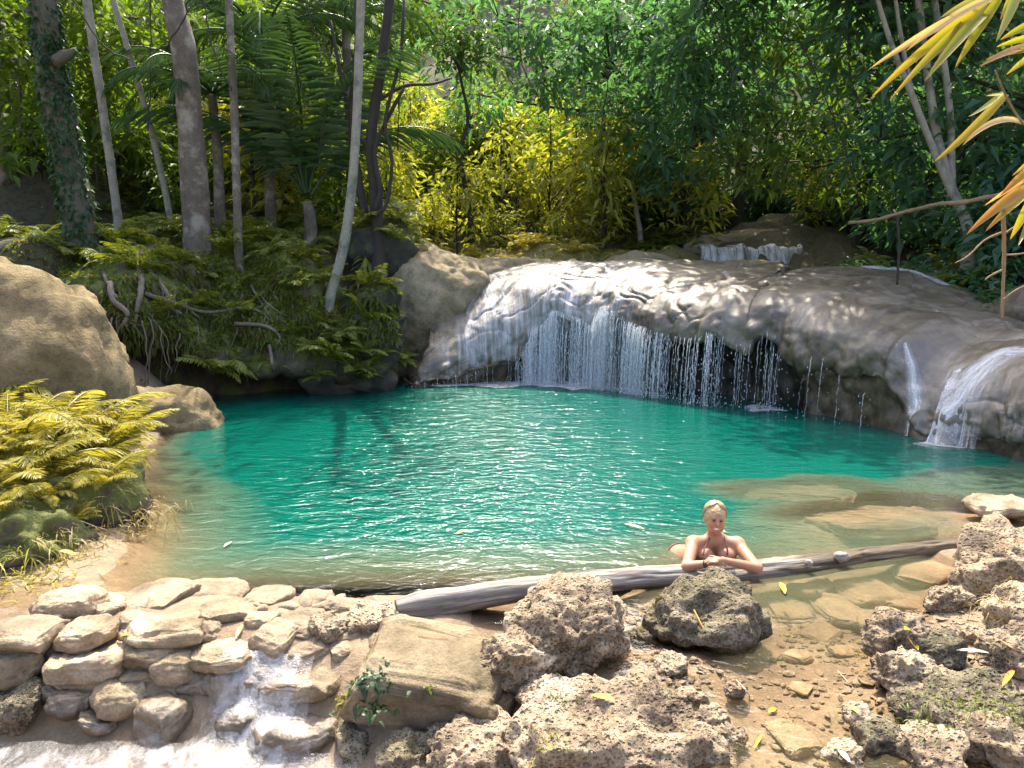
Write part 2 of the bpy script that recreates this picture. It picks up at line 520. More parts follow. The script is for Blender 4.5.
def gh(x, y, detail=True):
    x = np.asarray(x, float); y = np.asarray(y, float)
    shp = x.shape
    x = x.ravel(); y = y.ravel()
    num = np.zeros(len(x)); den = np.zeros(len(x))
    for cx_, cy_, cz_ in CTRL:
        w = 1.0 / (((x - cx_) ** 2 + (y - cy_) ** 2) + 0.02) ** 1.9
        num += w * cz_; den += w
    z = num / den
    sd = poly_sd(x, y, POOL)
    scale = 2.3 - 1.4 * smooth(7.5, 11, y)
    depth = 2.3 * (1 - np.exp(-(np.maximum(sd, 0) / scale) ** 1.35))
    edge = smooth(-0.7, 0.0, sd)
    z = z * (1 - edge) + np.minimum(z, 0.03) * edge
    z = np.where(sd > 0, np.minimum(z, -0.01) - depth, z)
    for (c, a, b, r, top) in SHELVES:
        dx, dy = x - c[0], y - c[1]
        u = dx * math.cos(r) + dy * math.sin(r)
        v = -dx * math.sin(r) + dy * math.cos(r)
        rr = np.sqrt((u / a) ** 2 + (v / b) ** 2) + 0.25 * vnoise(np.stack([x * 2.3, y * 2.3, x * 0], 1), 5)
        m = 1 - smooth(0.8, 1.9, rr)
        z = np.where(z < top, z + (top - 0.1 - z) * m, z)
    if detail:
        q = np.stack([x, y, np.zeros_like(x)], 1)
        amp = 0.05 + 0.25 * smooth(15, 24, y) + 0.1 * smooth(4.5, 8, np.abs(x))
        flat = 1 - 0.75 * smooth(-.5, .5, sd)
        z = z + amp * flat * fbm(q * 1.1, 4, 3) * 0.6 + 0.012 * fbm(q * 6, 3, 9)
    return z.reshape(shp)

def axis(lo, f0, f1, hi, fine, coarse_n):
    a = f0 - (f0 - lo) * (np.linspace(1, 0, coarse_n, endpoint=False) ** 2.2)
    b = np.arange(f0, f1, fine)
    c = f1 + (hi - f1) * (np.linspace(0, 1, coarse_n) ** 2.2)
    return np.concatenate([a, b, c])

gx = axis(-90, -8.5, 9.5, 90, 0.085, 46)
gy = axis(-40, 3.0, 20.0, 125, 0.085, 46)
GX, GY = np.meshgrid(gx, gy)
GZ = gh(GX, GY)
t = NT('ground')
pos = t.n('ShaderNodeNewGeometry').outputs['Position']
n1 = t.noise(pos, 1.1, 6, 0.6)
n2 = t.noise(pos, 7, 6, 0.7)
n3 = t.noise(pos, 38, 4, 0.7)
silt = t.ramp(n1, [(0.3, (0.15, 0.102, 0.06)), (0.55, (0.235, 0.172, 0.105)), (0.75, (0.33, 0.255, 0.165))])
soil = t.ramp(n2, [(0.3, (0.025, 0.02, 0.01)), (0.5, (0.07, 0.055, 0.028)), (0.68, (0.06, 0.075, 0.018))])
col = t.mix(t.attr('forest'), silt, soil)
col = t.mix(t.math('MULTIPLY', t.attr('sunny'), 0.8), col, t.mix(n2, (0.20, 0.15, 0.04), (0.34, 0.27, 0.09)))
col = t.mix(0.7, col, t.ramp(n2, [(0.3, 0.6), (0.65, 1.2)]), 'MULTIPLY')
col = t.mix(0.5, col, t.ramp(n3, [(0.3, 0.6), (0.65, 1.2)]), 'MULTIPLY')
hh = t.math('ADD', n2, t.math('MULTIPLY', n3, 0.5))
M['ground'] = t.done(t.bsdf(col, 0.92, t.bump(hh, 0.7, 0.04)))
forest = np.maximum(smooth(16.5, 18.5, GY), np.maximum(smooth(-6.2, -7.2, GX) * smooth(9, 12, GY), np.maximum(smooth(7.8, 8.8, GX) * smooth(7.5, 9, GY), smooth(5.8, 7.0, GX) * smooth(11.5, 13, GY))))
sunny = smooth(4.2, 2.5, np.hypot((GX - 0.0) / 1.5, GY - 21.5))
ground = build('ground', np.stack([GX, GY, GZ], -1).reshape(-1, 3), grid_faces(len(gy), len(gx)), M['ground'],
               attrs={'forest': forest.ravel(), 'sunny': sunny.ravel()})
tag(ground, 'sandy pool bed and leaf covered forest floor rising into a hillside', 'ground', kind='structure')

# ------------------------------------------------------------------ rock formations grown from a waterline
def loft(stations, ncols, disp, seed, n_rec=26, n_dome=110, n_back=14, closing=1.0, rough=0.5):
    """stations: base point, recess, lip height, lip reach, crest height, crest distance, power, flow"""
    B = np.array([s[0][:2] for s in stations])
    par = np.array([s[1:] for s in stations], float)
    seg = np.concatenate([[0], np.cumsum(np.linalg.norm(np.diff(B, axis=0), axis=1))])
    s = np.linspace(0, seg[-1], ncols)
    k = np.interp(s, seg, np.arange(len(B)))
    i = np.clip(k.astype(int), 0, len(B) - 2)
    dense = catmull(B, (len(B) - 1) * 40 + 1)
    b = np.stack([np.interp(k, np.linspace(0, len(B) - 1, len(dense)), dense[:, a]) for a in (0, 1)], 1)
    pr = np.stack([np.interp(s, seg, par[:, a]) for a in range(par.shape[1])], 1)
    w = 9
    ker = np.hanning(2 * w + 3)[1:-1]; ker /= ker.sum()
    def sm(a, times=2):
        for _ in range(times):
            a = np.stack([np.convolve(np.pad(a[:, c], w, mode='edge'), ker, 'valid') for c in range(a.shape[1])], 1)
        return a
    pr = sm(pr)
    tan = norm(np.gradient(sm(b, 4), axis=0))
    inn = np.stack([-tan[:, 1], tan[:, 0]], 1)
    rec, zl, reach, zt, d, pw, flow = pr.T
    q = np.stack([s * 0.9, s * 0, s * 0], 1)
    zl = zl * (1 + 0.16 * fbm(q * 2.2, 3, seed + 5) * np.minimum(rec * 3, 1))
    rows, dom = [], []
    for u in np.linspace(0, 1, n_rec):                   # hollow below the lip: up the back wall, then out along its roof
        if_roof = smooth(0.55, 1.0, np.array([u]))[0]
        off = rec * (1 - if_roof) - reach * if_roof
        z = -1.1 + (zl + 1.1) * min(u / 0.8, 1.0) ** 0.9
        z = z + 0.14 * math.sin(math.pi * if_roof) * np.minimum(rec, 1)
        rows.append((off, z)); dom.append(np.zeros(ncols))
    for u in np.linspace(0, 1, n_dome + 1)[1:]:
        a = u * math.pi / 2
        off = -reach + (d + reach) * (1 - math.cos(a))
        z = zl + (zt - zl) * np.sin(a) ** pw
        rows.append((off, z)); dom.append(np.full(ncols, u))
    for u in np.linspace(0, 1, n_back + 1)[1:]:
        rows.append((d + u * 3.0, zt - 0.9 * u * u)); dom.append(np.full(ncols, 1.0))
    Pg = np.stack([np.stack([b[:, 0] + inn[:, 0] * o, b[:, 1] + inn[:, 1] * o, np.broadcast_to(z, (ncols,))], 1) for o, z in rows])
    D = np.stack(dom)
    N = grid_normals(Pg)
    N = np.where((N * 1.0)[:, :, :] * 1.0 == N, N, N)
    if (N[n_rec + n_dome // 2, :, 2]).mean() < 0:
        N = -N
    Pg = Pg + N * disp(Pg.reshape(-1, 3), D.ravel(), np.tile(s, len(rows))).reshape(len(rows), ncols)[:, :, None]
    arc = np.concatenate([np.zeros((1, ncols)), np.cumsum(np.linalg.norm(np.diff(Pg, axis=0), axis=2), axis=0)])
    return dict(P=Pg, N=N, dome=D, s=s, b=b, inn=inn, arc=arc, flow=flow, lip=n_rec - 1, rec=rec, zl=zl, reach=reach)

# the big travertine dome the water runs over
def st(px, py, rec, ly, reach, ty, d, pw, flow):
    b = G(px, py)
    zl = 0.05 if ly is None else P(px, ly, b[1] - reach)[2]
    zt = P(px, ty, b[1] + d)[2]
    return (b, rec, zl, reach, zt, d, pw, flow)
dome_st = [
    ((-2.6, 17.6, 0), .05, .05, .0, .6, 1.4, .8, 0.0),
    st(410, 387, .05, None, .0, 338, 1.6, 1.0, .2),
    st(452, 386, .10, 379, .05, 302, 2.3, .95, 1.0),
    st(486, 385, .22, 371, .05, 280, 2.5, .82, 1.25),
    st(520, 384, .35, 362, .05, 267, 2.5, .74, 1.1),
    st(540, 384, .90, 323, .02, 260, 2.4, .80, 1.2),
    st(600, 388, 1.10, 322, .00, 262, 2.7, .80, 1.2),
    st(630, 392, 1.10, 324, .00, 266, 3.0, .79, 1.0),
    st(660, 397, 1.10, 328, .00, 268, 3.2, .78, .26),
    st(722, 406, 1.05, 337, .00, 270, 3.4, .74, .22),
    st(752, 409, .95, 341, .00, 268, 3.5, .70, .13),
    st(776, 411, .80, 345, .02, 268, 3.6, .66, .1),
    st(790, 414, .22, 372, .04, 274, 3.7, .60, .12),
    st(830, 421, .22, 372, .05, 287, 3.8, .58, .3),
    st(868, 428, .22, 374, .05, 301, 3.7, .58, .12),
    st(896, 433, .14, 388, .02, 309, 3.5, .62, .15),
    st(908, 436, .05, None, -.15, 313, 3.3, .85, .7),
    st(925, 440, .05, None, .05, 317, 3.1, .85, 1.0),
    st(960, 446, .05, 436, .05, 325, 2.9, .75, .5),
    st(1000, 454, .08, 440, .05, 332, 2.6, .68, .5),
    st(1045, 466, .08, 440, .05, 338, 2.4, .62, .4),
    ((7.7, 8.7, 0), .08, .2, .05, 1.5, 2.0, .7, .2),
    ((8.4, 7.9, 0), .05, .1, .0, 1.0, 1.6, .7, 0),
]
def dome_disp(p, D, s):
    big = 0.15 * fbm(p * np.array([.55, .55, .7]), 3, 11, .3)
    w1, w2 = worley(p * 1.25 + 0.3 * fbm(p * 1.3, 2, 4)[:, None], 21)
    crack = -0.055 * np.exp(-((w2 - w1) / 0.035) ** 2) * smooth(0.4, 0.0, vnoise(p * 0.6, 33))
    runnel = 0.012 * fbm(np.stack([s * 4.5, D * 1.5, D * 0], 1), 3, 7) * smooth(0.02, 0.3, D)
    low = smooth(0.25, 0.0, D)
    lumpy = low * (0.09 * (0.5 - worley(p * 3.1, 8)[0]) + 0.06 * fbm(p * 5, 3, 13))
    return big * (0.55 + 0.45 * (D > 0)) + crack * (D > 0.02) + runnel + lumpy + 0.012 * fbm(p * 5, 4, 15)
LD = loft(dome_st, 420, dome_disp, 2)

def surf_mat_dome():
    t = NT('wet_travertine')
    pos = t.n('ShaderNodeNewGeometry').outputs['Position']
    uvc = t.n('ShaderNodeUVMap', uv_map='UVMap').outputs[0]
    n1 = t.noise(pos, 0.95, 8, 0.68, 0.8)
    n2 = t.noise(pos, 5, 6, 0.65)
    n3 = t.noise(pos, 30, 4, 0.7)
    flowuv = t.n('ShaderNodeMapping', {'Vector': uvc, 'Scale': (5.0, 0.55, 1)}).outputs[0]
    sn = t.noise(flowuv, 1.0, 6, 0.68, 0.35)
    col = t.ramp(n1, [(0.30, (0.032, 0.022, 0.013)), (0.43, (0.075, 0.055, 0.033)), (0.54, (0.135, 0.105, 0.07)), (0.64, (0.20, 0.168, 0.122)), (0.76, (0.07, 0.042, 0.018))])
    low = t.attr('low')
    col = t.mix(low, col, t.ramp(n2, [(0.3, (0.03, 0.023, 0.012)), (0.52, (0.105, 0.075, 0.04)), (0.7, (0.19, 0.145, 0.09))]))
    col = t.mix(t.attr('cave_shade'), col, (0.016, 0.014, 0.011))  # shade of the hollow put into the rock colour as near black
    col = t.mix(0.75, col, t.ramp(sn, [(0.3, 0.36), (0.5, 0.95), (0.7, 1.55)]), 'MULTIPLY')
    alg = t.noise(t.n('ShaderNodeMapping', {'Vector': pos, 'Location': (7, 3, 1)}).outputs[0], 1.7, 6, 0.7, 0.5)
    col = t.mix(t.math('MULTIPLY', t.ramp(alg, [(0.5, 0.0), (0.62, 1.0)]), 0.6), col, t.mix(n3, (0.045, 0.036, 0.012), (0.10, 0.085, 0.03)))
    col = t.mix(0.55, col, t.ramp(n2, [(0.3, 0.6), (0.65, 1.2)]), 'MULTIPLY')
    h = t.math('ADD', t.math('MULTIPLY', n2, 0.8), t.math('ADD', t.math('MULTIPLY', n3, 0.35), t.math('MULTIPLY', sn, 0.3)))
    return t.done(t.bsdf(col, t.ramp(n2, [(0.3, 0.38), (0.7, 0.7)]), t.bump(h, 0.6, 0.03)))
M['dome'] = surf_mat_dome()

def grid_obj(name, L, mat, parent=None, off=None, rows=None, attrs=None):
    Pg = L['P'] if off is None else L['P'] + L['N'] * off
    r0, r1 = rows or (0, Pg.shape[0])
    Pg = Pg[r0:r1]
    nr, nc = Pg.shape[:2]
    uv = np.stack([np.broadcast_to(L['s'], (nr, nc)), L['arc'][r0:r1]], -1).reshape(-1, 2)
    at = {k: np.broadcast_to(v[r0:r1] if v.ndim == 2 else v, (nr, nc)).ravel() for k, v in (attrs or {}).items()}
    return build(name, Pg.reshape(-1, 3), grid_faces(nr, nc), mat, parent, True, at, uv)

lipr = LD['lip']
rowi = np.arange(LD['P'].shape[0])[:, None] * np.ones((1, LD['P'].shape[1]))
cave_shade = smooth(lipr - 1, lipr - 5, rowi) * smooth(.25, .55, LD['rec'])[None, :]
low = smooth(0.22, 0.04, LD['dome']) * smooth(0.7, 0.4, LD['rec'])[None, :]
dome = grid_obj('waterfall_rock', LD, M['dome'], attrs={'cave_shade': cave_shade, 'low': low})
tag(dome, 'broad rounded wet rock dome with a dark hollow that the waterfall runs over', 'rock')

# ------------------------------------------------------------------ running white water
def white_mat(name, streak=(9, 0.8, 1), lo=0.45, hi=0.62, maxa=0.85, scale=1.0, white=0.82, gloss=.06, fk=.35):
    t = NT(name)
    uvc = t.n('ShaderNodeUVMap', uv_map='UVMap').outputs[0]
    mp = t.n('ShaderNodeMapping', {'Vector': uvc, 'Scale': streak}).outputs[0]
    n = t.noise(mp, scale, 7, 0.72, 0.25)
    pos = t.n('ShaderNodeNewGeometry').outputs['Position']
    spk = t.noise(pos, 38, 3, 0.8)
    a = t.math('ADD', t.math('ADD', t.math('MULTIPLY', n, 0.8), t.math('MULTIPLY', spk, 0.2)),
               t.math('MULTIPLY', t.math('SUBTRACT', t.attr('flow'), 1.0), fk))
    a = t.math('MULTIPLY', t.ramp(a, [(lo, 0.0), (hi, 1.0)]), maxa)
    h = t.math('ADD', n, t.math('MULTIPLY', spk, 0.5))
    nb = t.bump(h, 0.6, 0.04)
    b = t.bsdf((white, white, white), 0.35, nb)
    wet = t.n('ShaderNodeMixShader', {0: gloss, 1: t.n('ShaderNodeBsdfTransparent'), 2: t.n('ShaderNodeBsdfGlossy', {'Color': (1, 1, 1, 1), 'Roughness': 0.25, 'Normal': nb})})
    return t.done(t.n('ShaderNodeMixShader', {0: a, 1: wet, 2: b}))

t = NT('falling_water')
pos = t.n('ShaderNodeNewGeometry').outputs['Position']
sp = t.noise(t.n('ShaderNodeMapping', {'Vector': pos, 'Scale': (1, 1, 0.35)}).outputs[0], 45, 3, 0.8)
bb = t.bsdf((0.86, 0.88, 0.9), 0.3)
tr = t.n('ShaderNodeBsdfTranslucent', {'Color': (0.85, 0.88, 0.9, 1)})
bt = t.n('ShaderNodeMixShader', {0: 0.4, 1: bb, 2: tr})
M['falling'] = t.done(t.n('ShaderNodeMixShader', {0: t.ramp(sp, [(0.36, 0.05), (0.6, 0.9)]), 1: t.n('ShaderNodeBsdfTransparent'), 2: bt}))
M['film'] = white_mat('water_film', (8, 0.6, 1), 0.47, 0.80, 0.8, gloss=.03, fk=.2)
M['rush'] = white_mat('rushing_water', (10, 1.3, 1), 0.36, 0.68, 0.9)

def foam_mat():
    t = NT('foam')
    pos = t.n('ShaderNodeNewGeometry').outputs['Position']
    n = t.noise(pos, 6, 8, 0.8, 0.6)
    s = t.noise(pos, 40, 3, 0.8)
    a = t.math('ADD', t.math('MULTIPLY', n, 0.9), t.math('MULTIPLY', s, 0.35))
    a = t.math('ADD', a, t.math('SUBTRACT', t.attr('flow'), 0.75))
    return t.done(t.n('ShaderNodeMixShader', {0: t.ramp(a, [(0.46, 0.0), (0.85, 0.9)]), 1: t.n('ShaderNodeBsdfTransparent'),
                                              2: t.bsdf((0.82, 0.85, 0.86), 0.4, t.bump(a, 0.6, 0.03))}))
M['foam'] = foam_mat()

rng = np.random.default_rng(5)
wf = empty('waterfall', (0, 0, 0), 'wide white waterfall sliding over the rock dome and dropping in strands before the hollow', 'waterfall')
ncol = LD['P'].shape[1]
sN = LD['s']
pxcol = np.interp(np.arange(ncol), np.arange(ncol), np.arange(ncol))
main = smooth(1.0, 1.6, sN) * 0 + 1
flow = LD['flow'][None, :] * np.ones((LD['P'].shape[0], 1))
D = LD['dome']
q = np.stack([np.broadcast_to(sN, D.shape) * 0.8, D * 1.2, D * 0], -1).reshape(-1, 3)
fl = flow + 0.45 * fbm(q, 3, 44).reshape(D.shape) - 0.25 * smooth(.75, 1.0, D)
split = int(np.argmin(np.abs(LD['b'][:, 0] - 5.65)))
def sub(L, c0, c1):
    return {k: (v[:, c0:c1] if getattr(v, 'ndim', 0) >= 2 and v.shape[1] == ncol else (v[c0:c1] if getattr(v, 'ndim', 0) >= 1 and v.shape[0] == ncol else v)) for k, v in L.items()}
LM = sub(LD, 8, split)
nrow = LD['P'].shape[0]
grid_obj('water_sheet', LM, M['film'], wf, 0.014, (lipr, nrow), {'flow': fl[:, 8:split]})
LR = sub(LD, split, ncol - 6)
wf2 = empty('cascade', (0, 0, 0), 'white cascade spreading down the rock slope at the right edge of the pool', 'waterfall')
grid_obj('water_sheet', LR, M['rush'], wf2, 0.016, (lipr - 3, nrow - 20), {'flow': (fl[:, split:ncol - 6] * 1.05 - 0.35 * smooth(.35, .8, D[:, split:ncol - 6]))})

# strands falling from the lip
mb = MB()
cols = np.arange(12, split - 4)
wgt = np.clip(LD['flow'][cols], 0.02, 1) ** 1.5 * smooth(.28, .7, LD['rec'][cols])
q = np.stack([LD['s'][cols] * 1.7, cols * 0, cols * 0], 1)
wgt = wgt * np.clip(0.8 + 0.9 * fbm(q * 2.2, 2, 71), 0.08, 2) + 0.012
wgt /= wgt.sum()
for k in range(1100):
    c = rng.choice(cols, p=wgt)
    u = rng.random()
    lip = LD['P'][lipr + 2, c] * (1 - u) + LD['P'][lipr + 2, c + 1] * u
    inn = LD['inn'][c]
    out = rng.uniform(-.10, .14)
    x, y, z0 = lip[0] - inn[0] * out, lip[1] - inn[1] * out, (lip[2] + 0.03) * (1 - .55 * rng.random() ** 4)
    if z0 < 0.12:
        continue
    n = int(8 + z0 * 11)
    zz = np.linspace(z0, -0.02, n)
    fall = (z0 - zz)
    pts = np.stack([x - inn[0] * 0.10 * np.sqrt(fall) + rng.normal(0, .006, n), y - inn[1] * 0.10 * np.sqrt(fall) + rng.normal(0, .006, n), zz], 1)
    r = rng.uniform(.002, .0068) * (1 - .35 * fall / z0) * np.clip(1 + .4 * rng.normal(0, 1, n), .2, 2.0) * np.where(rng.random(n) < .06 + .25 * fall / z0, .12, 1)
    V, F = tube(pts, r, 4, cap=False)
    mb.add(V, F)
# thin veil between the strands
c = np.arange(14, split - 40)
lipP = LD['P'][lipr + 2, c]
vf = np.clip(LD['flow'][c], 0, 1) * smooth(.3, .7, LD['rec'][c])
rows = np.linspace(0, 1, 16)
q = np.stack([LD['s'][c] * 3, c * 0, c * 0], 1)
wob = .05 * fbm(q, 3, 17)
Pg = np.stack([np.stack([lipP[:, 0] - LD['inn'][c, 0] * (.09 * np.sqrt(u) + wob), lipP[:, 1] - LD['inn'][c, 1] * (.09 * np.sqrt(u) + wob), (lipP[:, 2] + .02) * (1 - u) - .02 * u], 1) for u in rows])
uvv = np.stack([np.broadcast_to(LD['s'][c], Pg.shape[:2]), -Pg[:, :, 2]], -1).reshape(-1, 2)
M['veil'] = white_mat('water_veil', (13, .5, 1), .36, .85, .8, gloss=.0)
build('veil', Pg.reshape(-1, 3), grid_faces(16, len(c)), M['veil'], wf, True, {'flow': np.tile(vf * 1.25 - .35, 16)}, uvv)
# droplets
nd = 3600
cc = rng.choice(cols, nd, p=wgt)
lp = LD['P'][lipr + 2, cc]
zz = lp[:, 2] * rng.random(nd)
fall = lp[:, 2] - zz
dp = np.stack([lp[:, 0] - LD['inn'][cc, 0] * (.1 * np.sqrt(fall) + rng.normal(.02, .06, nd)), lp[:, 1] - LD['inn'][cc, 1] * (.1 * np.sqrt(fall) + rng.normal(.02, .06, nd)), zz], 1)
dp[:, :2] += rng.normal(0, .02, (nd, 2))
oct_ = np.array([(1, 0, 0), (-1, 0, 0), (0, 1, 0), (0, -1, 0), (0, 0, 2.2), (0, 0, -2.2)])
rr = rng.uniform(.004, .011, nd)
V = (dp[:, None, :] + oct_[None] * rr[:, None, None]).reshape(-1, 3)
of = np.array([(0, 2, 4), (2, 1, 4), (1, 3, 4), (3, 0, 4), (2, 0, 5), (1, 2, 5), (3, 1, 5), (0, 3, 5)])
F = (np.arange(nd)[:, None, None] * 6 + of[None]).reshape(-1, 3)
mb.add(V, F)
mb.build('falling_water', M['falling'], wf)

def foam_strip(parent, c0, c1, width, strength, seed):
    c = np.arange(c0, c1)
    k = len(c)
    rows = np.linspace(-0.25, 1, 10)
    q = np.stack([LD['s'][c] * 1.3, c * 0, c * 0], 1)
    wv = width * (0.7 + 0.5 * fbm(q, 3, seed))
    fr = np.maximum(LD['flow'][c], .62 * smooth(.15, .5, LD['rec'][c])) * (0.8 + .5 * fbm(q * 1.3, 2, seed + 1))
    Pg = np.stack([np.stack([LD['b'][c, 0] - LD['inn'][c, 0] * u * wv, LD['b'][c, 1] - LD['inn'][c, 1] * u * wv, 0.012 + 0.02 * np.clip(1 - u, 0, 1) + c * 0], 1) for u in rows])
    fl = np.stack([fr * strength * np.clip(1.05 - max(u, 0) ** .7, 0, 1) for u in rows])
    fl = np.minimum(fl, .76)
    build('foam', Pg.reshape(-1, 3), grid_faces(len(rows), k), M['foam'], parent, True, {'flow': fl.ravel()})
# spray where the water lands
ns = 1500
cc = rng.choice(cols, ns, p=wgt)
sp_ = np.stack([LD['b'][cc, 0] - LD['inn'][cc, 0] * rng.normal(.12, .16, ns), LD['b'][cc, 1] - LD['inn'][cc, 1] * rng.normal(.12, .16, ns), np.abs(rng.normal(0, .09, ns)) + .01], 1)
rr = rng.uniform(.004, .013, ns)
V = (sp_[:, None, :] + (oct_ * np.array([1, 1, .6]))[None] * rr[:, None, None]).reshape(-1, 3)
build('splash', V, (np.arange(ns)[:, None, None] * 6 + of[None]).reshape(-1, 3), M['falling'], wf)
foam_strip(wf, 14, split - 6, 1.3, 1.35, 81)
foam_strip(wf2, split, ncol - 30, 0.9, 1.25, 82)

# ------------------------------------------------------------------ undercut left bank
bank_st = [
    ((-7.6, 12.9, 0), .3, 1.0, 0, 2.7, 2.0, .8, 0),
    ((-6.75, 13.3, 0), .7, 1.45, .0, 2.9, 2.2, .8, 0),
    ((-6.0, 13.8, 0), 1.0, 1.15, .05, 3.05, 2.6, .85, 0),
    ((-5.5, 14.15, 0), .9, .62, .12, 3.15, 3.0, .8, 0),
    ((-4.7, 14.5, 0), .9, .52, .15, 3.1, 3.0, .8, 0),
    ((-4.0, 14.8, 0), .75, .60, .05, 3.0, 2.9, .8, 0),
    ((-3.4, 15.1, 0), .35, .25, .10, 2.6, 2.6, .75, 0),
    ((-2.85, 15.55, 0), .2, .12, .05, 2.0, 2.4, .75, 0),
    ((-2.5, 16.3, 0), .1, .1, 0, 1.6, 1.8, .8, 0),
    ((-2.3, 17.3, 0), .1, .1, 0, 1.4, 1.5, .8, 0)]
def bank_disp(p, D, s):
    w = worley(p * 1.6, 31)[0]
    return 0.28 * fbm(p * 0.9, 3, 41) + 0.22 * (0.5 - w) + 0.07 * fbm(p * 4.5, 4, 43)
LB = loft(bank_st, 240, bank_disp, 7, 26, 80, 16)
bank = grid_obj('undercut_bank', LB, M['bank'])
tag(bank, 'dark mossy undercut earth bank hung with roots beside the pool', 'bank', kind='structure')

# ------------------------------------------------------------------ rocks
def rock_mesh(size, style, seed, sub_=5):
    V, F = ico(sub_)
    V = V.copy()
    rg = np.random.default_rng(seed)
    off = rg.uniform(-40, 40, 3)
    e = {'slab': .45, 'block': .26, 'karst': .8, 'smooth': .85, 'cobble': .62}[style]
    box = np.sign(V) * np.abs(V) ** e
    box = box / (np.abs(box).max(1, keepdims=True) * 0.35 + 0.65 * np.linalg.norm(box, axis=1, keepdims=True) ** 1.0)
    size = np.asarray(size, float)
    p = box * size
    m = float(np.cbrt(size.prod()))
    u = V * 1.0 + off
    N = V / size; N = norm(N)
    d = 0.22 * fbm(u * 1.1, 3, seed) * m
    if style in ('block', 'slab', 'cobble'):
        for k in range(11):                              # a few broken faces
            nn = norm(rg.normal(0, 1, 3)); nn[2] *= 0.7; nn = norm(nn)
            ext = np.abs(nn) @ size
            h = ext * rg.uniform(.52, .85)
            over = p @ nn - h
            p = p - np.where(over > 0, over, 0)[:, None] * nn * 0.9
        d = d * 0.6 + 0.07 * m * fbm(p / m * 2.6 + off, 5, seed + 2, .6)
        if style != 'cobble':
            lay = p[:, 2] / m * 5 + 1.2 * fbm(u * 1.2, 2, seed + 5)
            hor = 1 - np.abs(N[:, 2])
            d = d + 0.05 * m * (np.abs((lay % 1) - .5) * 2 - .5) * hor * (style == 'slab') + 0.02 * m * hor
    elif style == 'karst':
        q = p / m
        ridg = 1 - np.abs(vnoise(q * 2.1 + off, seed + 3)) * 2
        d = d * 1.5 + 0.14 * m * ridg
        w1, w2 = worley(q * 3.4 + off + .25 * fbm(q * 3, 2, seed)[:, None], seed + 7)
        d = d + m * 0.22 * (np.minimum(w1, .6) - .42)
        s = 2.4 if m > .3 else 1.6
        w3, _ = worley(q * 3.4 * s + off, seed + 9)
        d = d + m * 0.14 * (np.minimum(w3, .55) - .4)
        if sub_ >= 6:
            w4, _ = worley(q * 17 + off, seed + 11)
            d = d + m * 0.045 * (np.minimum(w4, .5) - .36)
        d = d + 0.03 * m * fbm(q * 9 + off, 3, seed + 4)
    else:
        rdg = 1 - np.abs(fbm(u * 1.7, 3, seed + 6))
        d = d + 0.06 * m * fbm(u * 3, 5, seed + 2, .6) - 0.07 * m * np.clip(rdg - .82, 0, 1) * 4 * .5
    p = p + N * d[:, None]
    under = smooth(.1, -1.0, p[:, 2] / size[2])[:, None]
    p[:, :2] *= 1 - under * (.35 if style == 'karst' else .42 if style == 'block' and m > .2 else .22)
    return p, F

ROCKS = []
def rock(name, loc, size, style, mat, seed, label, rot=(0, 0, 0), sub_=5, group=None, cat='rock'):
    V, F = rock_mesh(size, style, seed, sub_)
    o = build(name, V, F, M[mat] if isinstance(mat, str) else mat)
    o.location = tuple(float(v) for v in loc)
    o.rotation_euler = rot
    tag(o, label, cat, group)
    ROCKS.append(o)
    return o

def rpx(cx_, cy_, w, h, z, depth_ratio=.8, hz=None):
    """centre and half sizes of a rock from the box it fills"""
    c = G(cx_, cy_, z)
    mpp = math.hypot(c[1], CAMH - z) / FPX
    return c, (w * mpp / 2, w * mpp / 2 * depth_ratio, hz if hz else h * mpp / 2 * .9)

# the big pieces round the pool
rock('tan_boulder', (-7.9, 10.6, 0.5), (2.55, 2.3, 2.5), 'smooth', 'tan', 101, 'huge smooth tan boulder rising from the water behind the golden ferns', (0, 0, .3), 6, cat='boulder')
rock('wet_ledge', G(158, 418, .12) + np.array([-.15, .1, -.1]), (.95, .95, .60), 'smooth', 'tan', 102, 'low tan ledge at the foot of the huge tan boulder', (0, .1, .5), 5)
rock('tan_outcrop', P(434, 335, 18.3) + np.array([0, .2, .15]), (1.35, 1.7, 1.75), 'smooth', 'outcrop', 103, 'steep pale tan outcrop between the ferny bank and the waterfall', (.0, .12, .1), 6)
rock('sandy_slab', P(500, 266, 19.8) + np.array([-.1, .4, -.25]), (2.1, 1.7, .55), 'smooth', 'outcrop', 104, 'flat sunlit sandy rock shelf behind the top of the waterfall', (0, -.03, .1), 6)
rock('dark_boulder', P(381, 253, 17.6), (.78, .8, .72), 'smooth', 'darkrock', 105, 'round dark mossy boulder above the tan outcrop beside the dark twin trunks', (0, 0, 0), 5, cat='boulder')
rock('mossy_boulder', P(373, 328, 15.9), (.62, .7, .78), 'karst', 'darkrock', 106, 'dark mossy boulder beneath the foot of the leaning white trunk', (0, 0, .4), 5, cat='boulder')
rock('bank_rock', P(340, 372, 15.2) + np.array([0, .3, -.2]), (.95, .7, .55), 'karst', 'darkrock', 107, 'dark rock under the ferns at the corner of the bank', (0, 0, .2), 5)
rock('right_bank_rock', P(1010, 345, 12.6) + np.array([1.3, .6, .1]), (1.4, 1.1, .9), 'smooth', 'wetstone', 108, 'grey rounded rock beside the cascade at the right edge', (0, 0, .2), 5)
rock('creek_ledge', P(690, 262, 21) + np.array([0, .2, -.3]), (2.6, 2.0, .42), 'smooth', 'outcrop', 109, 'flat wet creek ledge above the rock dome', (0, -.03, .1), 6)
rock('step_ledge', P(755, 242, 22.5) + np.array([.1, .75, -.40]), (2.3, 1.4, .62), 'slab', 'outcrop', 110, 'brown rock step that the small upper cascade drops over', (0, 0, -.05), 6)
